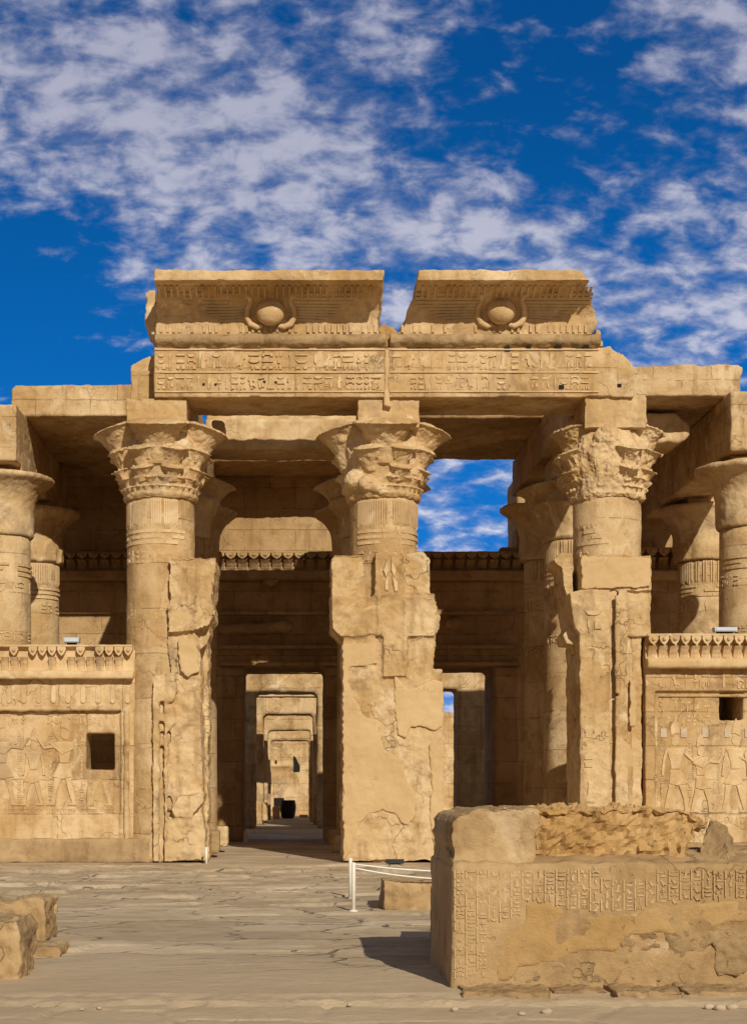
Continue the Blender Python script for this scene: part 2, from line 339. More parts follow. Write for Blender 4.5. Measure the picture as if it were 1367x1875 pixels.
def glyph(mb, fn, kind, u, v, w, h, hgt, rnd):
    for poly in rnd.choice(GL[kind]):
        fl = rnd.random() < 0.3
        mb.surf(fn, [(u + ((1-a) if fl else a)*w, v + b*h) for a, b in poly], hgt*rnd.uniform(.7, 1.1))
def text_row(mb, fn, u0, u1, v0, v1, hgt, rnd, keep=1.0):        # a line of quadrats
    u = u0; H = v1 - v0
    while u < u1:
        w = H*rnd.uniform(.42, .8)
        if u + w > u1: break
        if rnd.random() < keep:
            k = rnd.random()
            if k < .42: glyph(mb, fn, 'tall', u+.04*H, v0, w-.08*H, H, hgt, rnd)
            elif k < .72:
                glyph(mb, fn, 'flat', u+.04*H, v0+.66*H, w-.08*H, .32*H, hgt, rnd); glyph(mb, fn, 'flat', u+.04*H, v0+.33*H, w-.08*H, .30*H, hgt, rnd)
                for q in (0, .5): glyph(mb, fn, 'small', u+.04*H+q*w, v0, w*.42, .30*H, hgt, rnd)
            elif k < .9:
                glyph(mb, fn, 'flat', u+.04*H, v0+.62*H, w-.08*H, .36*H, hgt, rnd); glyph(mb, fn, 'tall', u+.04*H, v0, w*.45, .58*H, hgt, rnd); glyph(mb, fn, 'small', u+.5*w, v0+.1*H, w*.42, .42*H, hgt, rnd)
            else: 
                for q in range(3): glyph(mb, fn, 'small', u+.04*H, v0+q*.34*H, w*.7, .30*H, hgt, rnd)
        u += w
def text_col(mb, fn, u0, u1, v0, v1, hgt, rnd):                   # a column read downwards
    v = v1; w = u1 - u0
    while v > v0 + .3*w:
        k = rnd.random()
        if k < .35: h = w*rnd.uniform(.9, 1.2); glyph(mb, fn, 'tall', u0, v-h, w, h*.94, hgt, rnd)
        elif k < .8: h = w*.45; glyph(mb, fn, 'flat', u0, v-h, w, h*.9, hgt, rnd)
        else:
            h = w*.5
            for q in (0, .5): glyph(mb, fn, 'small', u0+q*w, v-h, w*.45, h*.9, hgt, rnd)
        v -= h
def flat_at(Y): return lambda u, v, h: (u, Y - h, v)

def figure(mb, fn, u, v, H, flip=1, pose=0, hgt=0.03):            # a striding king or god in profile
    s = H*flip
    c = [0]
    def P(*pts):
        c[0] += 1; mb.surf(lambda a, b, h: fn(a, b, h if h > 0 else h - .0006*c[0]), [(u + a*s, v + b*H) for a, b in pts], hgt + .0035*c[0], 0.86)
    if pose == 3: P((.03,.36),(.12,.36),(.135,.20),(.165,.03),(.23,.0),(.11,.0),(.09,.18)); P((-.085,.36),(-.01,.36),(-.05,.20),(-.10,.03),(-.035,.0),(-.16,.0),(-.125,.18)); return
    P((-.05,.84),(-.055,.90),(-.02,.955),(.03,.95),(.05,.90),(.045,.86),(.02,.835),(.0,.82),(-.03,.82))           # head
    P((-.06,.93),(-.07,1.05),(-.01,1.16),(.03,1.10),(.05,.965),(.0,.965))                                          # crown
    P((-.13,.80),(.13,.80),(.10,.74),(.065,.60),(.055,.53),(-.06,.53),(-.07,.62),(-.11,.74))                       # torso
    P((-.075,.53),(.065,.53),(.16,.36),(.02,.33),(-.09,.36))                                                       # kilt
    P((.03,.36),(.12,.36),(.135,.20),(.165,.03),(.23,.0),(.11,.0),(.09,.18))                                      # front leg
    P((-.085,.36),(-.01,.36),(-.05,.20),(-.10,.03),(-.035,.0),(-.16,.0),(-.125,.18))                              # rear leg
    if pose == 0:
        P((.11,.79),(.13,.74),(.20,.66),(.34,.72),(.35,.70),(.20,.62),(.09,.72)); P((-.13,.79),(-.10,.76),(-.13,.62),(-.15,.44),(-.18,.44),(-.165,.64))
    elif pose == 1:
        P((.10,.80),(.13,.76),(.24,.74),(.32,.86),(.35,.85),(.26,.70),(.10,.72)); P((-.13,.80),(-.10,.74),(.02,.68),(.18,.80),(.20,.78),(.03,.63),(-.13,.70))
    else:
        P((.11,.79),(.13,.74),(.16,.60),(.17,.44),(.14,.44),(.12,.60)); P((-.13,.79),(-.10,.74),(-.13,.60),(-.14,.44),(-.17,.44),(-.165,.62))

# ------------------------------------------------------------------ setting: one ground sheet reaching the horizon
def build_ground():
    xs = np.concatenate([[-1500,-400,-120,-50,-25,-14], np.arange(-8.5, 9.5, 0.055), [14,25,50,120,400,1500]])
    ys = np.concatenate([[-1500,-400,-120,-60,-40,-30,-26], np.arange(-23.4, 1.2, 0.05), [3,8,14,25,40,60,120,400,1500]])
    rnd = random.Random(5); rows = []; y = -24.0
    while y < 1.2:
        d = rnd.uniform(.45, .95) if y < -12 else rnd.uniform(.28, .7); js = []; x = -9.5 + rnd.uniform(0, 1)
        while x < 10: js.append((x, rnd.gauss(0, 1), rnd.gauss(0, 1))); x += rnd.uniform(.7, 1.9)
        rows.append((y, d, js, rnd.gauss(0, 1))); y += d
    cells = {}
    def height(x, y):
        if y > 0.3 or y < -23.4 or abs(x) > 9.4: return 0.0 if y > -21.3 else -0.055
        wx = x + .06*y + 0.35*mnoise.noise((x*.6, y*.6, 2.0)); wy = y + .05*x + 0.40*mnoise.noise((x*.45, y*.6, 9.0)) + .08*mnoise.noise((x*2, y*2, 1.0))
        cx_, cy_ = int(math.floor(wx/1.05)), int(math.floor(wy/.78)); f1 = f2 = 99; cell = None
        for i in (-1, 0, 1):
            for k in (-1, 0, 1):
                q = cells.get((cx_+i, cy_+k))
                if q is None: q = cells[(cx_+i, cy_+k)] = ((cx_+i+rnd.uniform(.12, .88))*1.05, (cy_+k+rnd.uniform(.12, .88))*.78, rnd.gauss(0, 1), rnd.gauss(0, .035), rnd.gauss(0, .035))
                d = math.hypot(wx-q[0], (wy-q[1])*1.25)
                if d < f1: f1, f2, cell = d, f1, q
                elif d < f2: f2 = d
        edge = (f2 - f1)*.6; j = (0, cell[2]*.75 + (wx-cell[0])*cell[3]*14 + (wy-cell[1])*cell[4]*14); row = (0, 0, 0, cell[2]*.4)
        n1 = mnoise.fractal((x*1.3, y*1.3, 0.0), 0.8, 2.1, 4); n2 = mnoise.fractal((x*6, y*6, 4.0), 0.9, 2.0, 3)
        if y < -21.1 + 0.12*mnoise.noise((x*1.5, 3.0, 0.0)):           # lower slabs in front of the old kerb
            k = 0.0 if edge > .04 else -.035*(1-edge/.04)
            return -0.055 + .008*j[1]*0.6 + k*.9 + .006*n1 + .002*n2
        if y < -20.7: return -0.025 + .022*n2 + .006*n1
        if y < -17.6: return -0.012 + .005*n1 + .003*n2
        rough = max(.3, min(1.0, (y + 13.5)/2.5)) if y < -0.9 else 0.40
        if y >= -0.9: return 0.0 + .004*n1
        k = 0.0 if edge > .05 else -.03*(1-edge/.05)*max(0, min(1, .5+2*mnoise.noise((x*.8, y*.8, 7))))
        z = rough*(.022*j[1] + .016*row[3]) + k*(.5 if rough < 1 else 1.2) + rough*.014*n1 + .007*n2*rough
        return min(z, 0.05)
    V = []; nx, ny = len(xs), len(ys)
    for yy in ys:
        for xx in xs: V.append((xx, yy, height(xx, yy)))
    Fc = [(j*nx+i, j*nx+i+1, (j+1)*nx+i+1, (j+1)*nx+i) for j in range(ny-1) for i in range(nx-1)]
    me = bpy.data.meshes.new('ground'); me.from_pydata(V, [], Fc); me.materials.append(M['ground']); me.shade_smooth()
    o = bpy.data.objects.new('ground', me); C.objects.link(o); o['kind'] = 'structure'
build_ground()

# ------------------------------------------------------------------ columns
COLX = [-7.19, -2.855, 1.918, 6.71, 10.64]
Y1 = 0.9; NECK, LIP = 7.72, 9.16; ARCH0, ARCH1, ROOF1 = 9.74, 10.70, 11.46
def bell(mb, cx, cy, ang, rad, z, h, r0, r1, tilt, n=20, p=2.6):
    s, c = math.sin(ang), -math.cos(ang); ax = (s*math.sin(tilt), c*math.sin(tilt), math.cos(tilt))
    prof = [(-.05*h, r0*.7)] + [(h*t, r0 + (r1*.95-r0)*(t/.88)**p) for t in (0,.2,.4,.55,.68,.78,.85,.88)] + [(h*.875, r1*1.0), (h*.89, r1*1.045), (h*.93, r1*1.02), (h*.98, r1*.84), (h*1.01, r1*.55), (h*1.02, r1*.3), (h*1.02, 0.001)]
    mb.along((cx+s*rad, cy+c*rad, z), ax, prof, n)
def composite(cx, cy, skip=lambda tier, a: False, simple=False, spread=1.0):
    mb = MB(); LIP = 9.16 if simple else 9.34; H = LIP - NECK
    mb.lathe([(0.001, NECK-.05), (.76, NECK-.05), (.80, NECK), (.82, NECK+.05), (.80, NECK+.10), (.80, NECK+.14), (.84, NECK+.4*H), (.90, NECK+.65*H), (.74, NECK+.85*H), (.66, LIP), (.001, LIP)], (cx, cy), 48)
    pi = math.pi
    for k in range(4):
        a = k*pi/2
        if not skip('A', a): bell(mb, cx, cy, a, .60*spread, NECK+.44*H, .56*H, .33, .66*spread, R(14*spread), 36, 2.6)
    if simple:
        for k in range(8): bell(mb, cx, cy, (k+.5)*pi/4, .62, NECK+.26*H, .42*H, .22, .36, R(16), 14)
        return mb
    for k in range(8):
        a = (k+.5)*pi/4
        if not skip('B', a):
            bell(mb, cx, cy, a, .70, NECK+.34*H, .33*H, .19, .335, R(19), 22, 2.4)
            for d in (-.20, .20):                       # stems and curled buds between the umbels
                s, c = math.sin(a+d), -math.cos(a+d)
                mb.tube([(cx+s*.93, cy+c*.93, NECK+.45*H), (cx+s*.99, cy+c*.99, NECK+.54*H), (cx+s*1.04, cy+c*1.04, NECK+.62*H)], .032, 8)
            s, c = math.sin(a+pi/8*.80), -math.cos(a+pi/8*.80); mb.ball((cx+s*1.0, cy+c*1.0, NECK+.60*H), .055, 10, 6)
        if not skip('C', a):
            bell(mb, cx, cy, a, .73, NECK+.20*H, .20*H, .15, .265, R(20), 20, 2.4)
            for d in (-.15, .15):
                s, c = math.sin(a+d), -math.cos(a+d)
                mb.tube([(cx+s*.90, cy+c*.90, NECK+.25*H), (cx+s*.99, cy+c*.99, NECK+.38*H)], .028, 8)
    for k in range(16):
        a = (k+.5)*pi/8
        if not skip('D', a): bell(mb, cx, cy, a, .72, NECK+.12*H, .15*H, .09, .155, R(20), 14)
    for k in range(32):
        a = (k+.5)*pi/16
        if not skip('E', a):
            bell(mb, cx, cy, a, .76, NECK+.06*H, .08*H, .05, .082, R(20), 10)
    return mb
def shaft_mb(cx, cy, r0=.755, r1=.715, z1=NECK): 
    mb = MB(); n = 26
    mb.lathe([(r0+(r1-r0)*i/n, z1*i/n) for i in range(n+1)], (cx, cy), 56); return mb
def on_shaft(cx, cy, r): return lambda u, v, h: (cx + (r+h)*math.sin(u/r), cy - (r+h)*math.cos(u/r), v)
def shaft_detail(root, cx, cy, seed, reeds=True, a0=-1.5, a1=1.5, texts=True, rr=.72):
    fn = on_shaft(cx, cy, rr); rnd = random.Random(seed); sh = MB()
    if reeds:
        n = 34
        for k in range(n):
            u = (a0 + (a1-a0)*(k+.5)/n)*rr
            if rnd.random() < .88: sh.surf(fn, [(u-.022, NECK-.62-rnd.random()*.08), (u+.022, NECK-.62), (u+.022, NECK-.06), (u-.022, NECK-.06)], .02, .8)
    for z in (NECK-.74, NECK-.86, NECK-.98):
        u = a0*rr
        while u < a1*rr:
            w = rnd.uniform(.12, .4)
            if rnd.random() < .8: sh.surf(fn, [(u, z-.035), (u+w*.5, z-.035), (u+w, z-.035), (u+w, z+.035), (u+w*.5, z+.035), (u, z+.035)], .018, .93)
            u += w
    if texts:
        for za, zb in ((NECK-1.42, NECK-1.12), (NECK-2.6, NECK-2.35)):
            text_row(sh, fn, a0*rr, a1*rr, za, zb, .018, rnd, .7)
    return sh.build('shaft_relief', 'carved', root)

COLGROUP = 'columns at the temple front'
def facade_column(i, label, cap, capvox, capdisp, abacus_px, seed, a0, a1):
    cx = COLX[i]; t = thing('column', label, 'column', (cx, Y1, 0), COLGROUP)
    sh = shaft_mb(cx, Y1).build('shaft', 'column', t, .05, ((.7, .05), (.15, .025)))
    shaft_detail(sh, cx, Y1, seed, a0=a0, a1=a1)
    cap.build('capital', 'smooth', t, capvox, capdisp)
    ab = MB(); x0, x1, y0, y1 = abacus_px
    ab.ppoly([(x0, y0), (x1, y0), (x1, y1), (x0, y1)], .18, 1.62, .25, .02, seed); ab.build('abacus', 'smooth', t, .03, ((.5, .05), ('h', .3, .06), (.10, .025)))
    return t
facade_column(1, 'front column with complete tiered flower capital, beside the left screen wall', composite(COLX[1], Y1), .016, ((.35, .06), ('h', .30, .06), (.08, .014)), (231, 344, 728, 790), 11, -1.5, .6)
def skip2(tier, a):
    a = (a + math.pi) % (2*math.pi) - math.pi
    return tier != 'A' and -1.5 < a < -.10 and not (tier == 'B' and a > -.5)
c2 = composite(COLX[2], Y1, skip2)
for a, z, r in ((-.5, .25, .22), (-.9, .35, .26), (-.25, .16, .15), (-1.2, .2, .2), (.9, .5, .14)):
    c2.ball((COLX[2]+.78*math.sin(a), Y1-.78*math.cos(a), NECK+z), (r, r, r*.9), 12, 8)
facade_column(2, 'middle front column over the tall central pier, capital chipped on one lower side', c2, .017, ((.30, .07), ('h', .28, .06), (.09, .018)), (655, 769, 722, 785), 12, -.9, 1.5)
def skip3(tier, a):
    a = (a + math.pi) % (2*math.pi) - math.pi
    if tier == 'A': return abs(a) < .3
    return -1.15 < a < .22
c3 = composite(COLX[3], Y1, skip3, spread=.84); rn = random.Random(3)
for k in range(9):
    a = rn.uniform(-1.1, .15); z = rn.uniform(.15, 1.0); r = rn.uniform(.22, .32)
    c3.ball((COLX[3]+(.54+.15*z)*math.sin(a), Y1-(.54+.15*z)*math.cos(a), NECK+z), (r, r, r*1.3), 12, 8)
c3.ball((COLX[3]-.10, Y1-.66, NECK+1.2), (.34, .28, .32), 16, 10)
facade_column(3, 'front column with badly broken lumpy capital, beside the right screen wall', c3, .018, ((.32, .08), ('h', .25, .10), ('h', .08, .03)), (1070, 1184, 718, 785), 13, -1.4, -.5)

# rows behind: open-bell, leaf and composite columns in the hall
def hall_proto(kind):
    cx, cy = 0.0, 0.0; t = thing('column', 'column', 'column', (0, 0, 0), 'columns inside the hall')
    sh = shaft_mb(cx, cy).build('shaft', 'column', t, None, (), True)
    bs = MB(); bs.lathe([(.001, -.02), (1.02, -.02), (1.02, .30), (.96, .42), (.001, .42)], (cx, cy), 40); bs.build('base', 'worn', t, .05, ((.4, .06),))
    if kind == 'composite': cap = composite(cx, cy, simple=True)
    else:
        cap = MB(); lob = {'palm': lambda a: 1 + .035*abs(math.sin(4.5*a)), 'lobed': lambda a: 1 + .07*abs(math.cos(2*a))}.get(kind)
        prof = [(.001, NECK-.03), (.76, NECK-.03), (.79, NECK+.02), (.80, NECK+.3), (.81, NECK+.6), (.84, NECK+.8), (.90, NECK+.95), (1.0, NECK+1.1), (1.13, NECK+1.22), (1.26, NECK+1.31), (1.30, NECK+1.36), (1.28, NECK+1.43), (1.0, NECK+1.47), (.001, NECK+1.47)]
        if kind == 'palm': prof = [(r if r > 1.2 or r < .1 else r*1.04, z) for r, z in prof]; prof = [(r*.93 if r > 1.05 else r, z) for r, z in prof]
        cap.lathe(prof, (cx, cy), 72, wob=lob)
        if kind == 'leaf':
            for k in range(8):
                a = k*math.pi/4; fn = on_shaft(cx, cy, .81); u = a*.81
                cap.surf(fn, [(u-.24, NECK-.01), (u+.24, NECK-.01), (u+.22, NECK+.3), (u+.12, NECK+.52), (u, NECK+.62), (u-.12, NECK+.52), (u-.22, NECK+.3)], .05, .88)
    cap.build('capital', 'smooth', t, .035, ((.45, .07), (.12, .02)))
    ab = MB(); ab.box(-.62, .62, -.62, .62, LIP-.02, ARCH0); ab.build('abacus', 'smooth', t, .06, ((.4, .05),))
    sd = shaft_detail(sh, cx, cy, 31, a0=-1.5, a1=1.5, reeds=(kind != 'bell'), rr=.735); 
    return t
protos = {k: hall_proto(k) for k in ('bell', 'leaf', 'composite', 'lobed', 'palm')}; used = set()
HALL = [(0, 5.8, 'bell', 'broad open-bell column with a chipped rim, cut by the left edge of the picture'),
        (0, 10.5, 'leaf', 'column with pointed leaf carved under its bell, behind the left-edge column'),
        (1, 5.8, 'composite', 'shaded column standing directly behind the front column with the complete capital'),
        (1, 10.5, 'bell', 'third column back in the line of the left front column, near the rear wall'),
        (2, 5.8, 'composite', 'shaded column mostly hidden straight behind the middle front column'),
        (2, 10.5, 'lobed', 'rearmost column hidden in line behind the middle front column'),
        (3, 6.4, 'composite', 'dark column with reeded neck just behind the broken-capital column'),
        (3, 9.8, 'lobed', 'slender dark column beside the patch of open sky under the roof slab'),
        (4, 4.5, 'bell', 'wide open-bell column cut by the right edge of the picture'),
        (4, 10.0, 'palm', 'shaded ribbed palm column behind the right-edge column')]
for i, y, kind, lab in HALL:
    o = protos[kind] if kind not in used else copy_tree(protos[kind]); used.add(kind)
    o.location = (COLX[i] + {3: .26, 4: .19 if y < 6 else .55}.get(i, 0), y, 0); o['label'] = lab
    if (i + int(y)) % 2: o.rotation_euler.z = 0.0

# ------------------------------------------------------------------ gate piers
p = thing('gate_pier', 'tall central pier of patched blocks between the two doorways', 'pier', (X(715,0), .9, 0))
mb = MB()
mb.ppoly([(627,1163),(700,1161),(704,1083),(742,1083),(797,1086),(800,1105),(808,1128),(806,1150),(800,1166),(798,1195),(793,1224),(811,1226),(812,1578),(627,1578)], .05, 1.9, .2, .025, 1)
mb.ppoly([(605,1024),(612,1014),(668,1016),(672,1092),(606,1092)], .30, 1.8, .2, .015, 2)
mb.ppoly([(606,1091),(702,1089),(702,1158),(640,1167),(622,1167),(607,1152)], -.02, 1.7, .18, .02, 3)
mb.ppoly([(685,1012),(700,1005),(726,1006),(739,1012),(740,1090),(685,1090)], -.06, 1.2, .2, .012, 4)
mb.ppoly([(738,1013),(775,1010),(786,1022),(787,1088),(738,1088)], .10, 1.7, .2, .015, 5)
mb.ppoly([(736,1084),(797,1086),(800,1105),(808,1128),(806,1152),(796,1166),(736,1166)], -.03, 1.7, .16, .02, 6)
mb.tube([(X(693,0), 0.0, Z(1092,0)), (X(694,0), 0.0, Z(1165,0))], .075, 12)
mb.tube([(X(742,0), 0.0, Z(1092,0)), (X(742,0), 0.0, Z(1220,0))], .075, 12)
mb.box(X(700,0), X(745,0), -.035, .5, Z(1240,0), Z(1085,0))
mb.build('masonry', 'worn', p, .03, ((.55, .06), ('h', .34, .07), ('h', .12, .03), (.07, .015)))
def coat(polys, Y, parent, seed, th=.05):
    for k, q in enumerate(polys):
        mb = MB(); mb.ppoly(q, Y, Y + th + .1, .07, .022, seed+k); mb.build('mortar_coat', 'plaster', parent, .024, ((.8, .05), (.2, .02)))
coat([[(627,1180),(690,1175),(690,1215),(640,1222),(637,1250),(642,1270),(655,1290),(668,1312),(690,1318),(697,1345),(703,1372),(722,1385),(740,1392),(742,1420),(758,1452),(762,1490),(748,1512),(735,1508),(722,1490),(700,1482),(678,1490),(660,1505),(648,1535),(640,1560),(628,1575)],
      [(722,1236),(745,1262),(770,1255),(792,1244),(811,1250),(811,1330),(795,1338),(772,1330),(752,1330),(742,1350),(728,1345),(722,1300)],
      [(785,1365),(811,1350),(811,1560),(795,1560),(786,1500),(790,1440)],
      [(705,1100),(733,1100),(735,1225),(712,1232),(704,1180)]], .03, p, 20)
cr = MB(); f = flat_at(-.06)
for q in ([(700,1045),(708,1022),(712,1045),(706,1062)], [(716,1022),(726,1045),(722,1062),(715,1045)], [(703,1064),(711,1050),(711,1084),(704,1084)], [(716,1050),(728,1066),(729,1086),(722,1086)]):
    cr.surf(f, [(X(a,-.06), Z(b,-.06)) for a, b in q], .05, .7)
cr.build('carved_emblem', 'carved', p)

p = thing('gate_pier', 'broken jamb of ragged blocks beside the left front column', 'pier', (X(330,0), .9, 0))
mb = MB()
mb.ppoly([(308,1022),(396,1019),(398,1030),(393,1072),(389,1100),(394,1108),(393,1128),(384,1146),(366,1152),(350,1156),(308,1158)], .0, 1.7, .18, .02, 1)
mb.ppoly([(305,1156),(352,1152),(362,1164),(368,1200),(370,1260),(372,1330),(372,1470),(372,1578),(311,1578),(311,1300),(311,1230)], .12, 1.7, .2, .02, 2)
mb.ppoly([(278,1243),(293,1240),(293,1578),(278,1578)], .0, 1.4, .3, .008, 3)
mb.tube([(X(304,.1), .08, Z(1240,.1)), (X(304,.1), .08, Z(1545,.1))], .06, 12)
mb.ppoly([(282,1234),(318,1230),(326,1250),(328,1266),(318,1285),(308,1288),(296,1284),(282,1282)], .02, 1.2, .12, .02, 4)
mb.ppoly([(300,1288),(318,1292),(324,1320),(312,1338),(298,1340)], .04, 1.2, .12, .02, 5)
mb.ppoly([(330,1453),(376,1452),(374,1468),(360,1485),(350,1497),(318,1497),(312,1480)], -.06, 1.2, .12, .02, 6)
mb.ppoly([(308,1498),(372,1494),(378,1520),(377,1578),(300,1578),(300,1545),(308,1540)], -.02, 1.5, .2, .02, 7)
mb.ppoly([(360,1152),(384,1140),(388,1132),(386,1160),(378,1182),(368,1190)], .35, 1.5, .1, .02, 8)
mb.ppoly([(364,1180),(384,1176),(384,1578),(364,1578)], .9, 1.7, .2, .02, 9)
mb.build('masonry', 'worn', p, .03, ((.5, .06), ('h', .30, .08), ('h', .12, .03), (.07, .015)))
coat([[(308,1105),(360,1100),(372,1125),(355,1148),(308,1150)], [(325,1170),(352,1168),(362,1190),(364,1230),(345,1240),(330,1228)]], .03, p, 40)

p = thing('gate_pier', 'plain right jamb with rounded edge moulding, beside the broken-capital column', 'pier', (X(1110,0), .9, 0))
mb = MB()
mb.ppoly([(1062,1015),(1192,1015),(1192,1082),(1062,1082)], .12, 1.8, .25, .012, 1)
mb.ppoly([(1012,1024),(1024,1012),(1050,1010),(1050,1086),(1036,1088),(1030,1070),(1027,1040),(1014,1030)], .45, 1.6, .1, .015, 2)
mb.ppoly([(1042,1084),(1080,1078),(1116,1082),(1116,1580),(1062,1580),(1060,1160),(1052,1150),(1046,1125)], .0, 1.7, .2, .015, 3)
mb.ppoly([(1132,1082),(1148,1080),(1150,1580),(1132,1580)], .03, 1.6, .25, .012, 4)
mb.tube([(X(1129,.03), .03, Z(1090,.03)), (X(1129,.03), .03, Z(1270,.03))], .06, 12)
mb.tube([(X(1129,.03), .03, Z(1275,.03)), (X(1129,.03), .03, Z(1580,.03))], .06, 12)
mb.ppoly([(1154,1165),(1174,1163),(1176,1580),(1154,1580)], .28, 1.6, .25, .012, 5)
mb.ppoly([(1118,1084),(1192,1084),(1192,1165),(1118,1165)], .2, 1.6, .25, .012, 9)
mb.ppoly([(1036,1090),(1060,1098),(1062,1165),(1050,1180),(1036,1178),(1030,1162),(1040,1150),(1040,1120)], .35, 1.4, .1, .02, 6)
mb.build('masonry', 'worn', p, .026, ((.6, .05), ('h', .3, .04), (.11, .025)))
coat([[(1064,1020),(1190,1020),(1190,1075),(1064,1078)], [(1072,1168),(1112,1168),(1114,1232),(1085,1236),(1072,1236)], [(1152,1246),(1160,1246),(1166,1290),(1162,1330),(1152,1330)]], .06, p, 60, .02)
rl = MB(); rn = random.Random(9); f = flat_at(.0)
text_row(rl, f, X(1066,0), X(1116,0), Z(1470,0), Z(1425,0), .02, rn); text_row(rl, f, X(1066,0), X(1116,0), Z(1420,0), Z(1380,0), .02, rn, .6); text_row(rl, f, X(1066,0), X(1116,0), Z(1160,0), Z(1110,0), .025, rn, .7)
rl.build('carved_relief', 'carved', p)

# ------------------------------------------------------------------ inscribed architrave and cornice blocks
p = thing('architrave', 'long inscribed architrave beam with two rows of hieroglyphs across the three front columns', 'architrave', (X(706,.1), .9, ARCH0))
mb = MB()
mb.ppoly([(282,637),(1098,637),(1118,632),(1120,640),(1140,648),(1152,660),(1160,672),(1160,727),(282,727)], .1, 1.78, .3, .012, 3)
mb.ppoly([(239,668),(262,655),(283,650),(283,735),(238,735)], .75, 1.75, .12, .02, 4)
beam = mb.build('beam', 'facade', p, .032, ((.8, .04), (.13, .028)))
rl = MB(); rn = random.Random(21); f = flat_at(.095); y = .1
text_row(rl, f, X(287,y), X(704,y), Z(678,y), Z(644,y), .030, rn); text_row(rl, f, X(287,y), X(704,y), Z(714,y), Z(686,y), .030, rn)
text_row(rl, f, X(714,y), X(1085,y), Z(678,y), Z(644,y), .022, rn, .9); text_row(rl, f, X(714,y), X(1085,y), Z(714,y), Z(686,y), .022, rn, .9)
rl.build('hieroglyph_rows', 'carved', beam)
ln = MB()
for py in (640.5, 682, 717.5):
    for a, b in ((284, 704), (714, 1095)): ln.box(X(a,y), X(b,y), .068, .12, Z(py+1.1,y), Z(py-1.1,y))
ln.build('border_lines', 'carved', beam, None)
mt = MB(); mt.ppoly([(704,640),(711,639),(713,668),(710,690),(712,722),(716,745),(702,742),(705,700),(703,670)], .06, .2, .1, .012, 8); mt.build('mortar_seam', 'plaster', p, .025, ((.2, .03),))
hl = MB()
for px, py, s in ((373,704,2.2),(395,704,2),(430,700,2),(463,700,2),(484,699,2),(505,700,2),(424,716,1.6),(1027,709,4.5),(1133,706,3.5),(928,639,5),(967,638,4),(1021,636,5.5),(1072,636,5)): hl.box(X(px-s,y), X(px+s,y), .072, .2, Z(py+s*.8,y), Z(py-s*.8,y))
hl.build('painted_drill_holes', 'hole', beam)  # black boxes slightly proud of the beam, painting the dark of holes

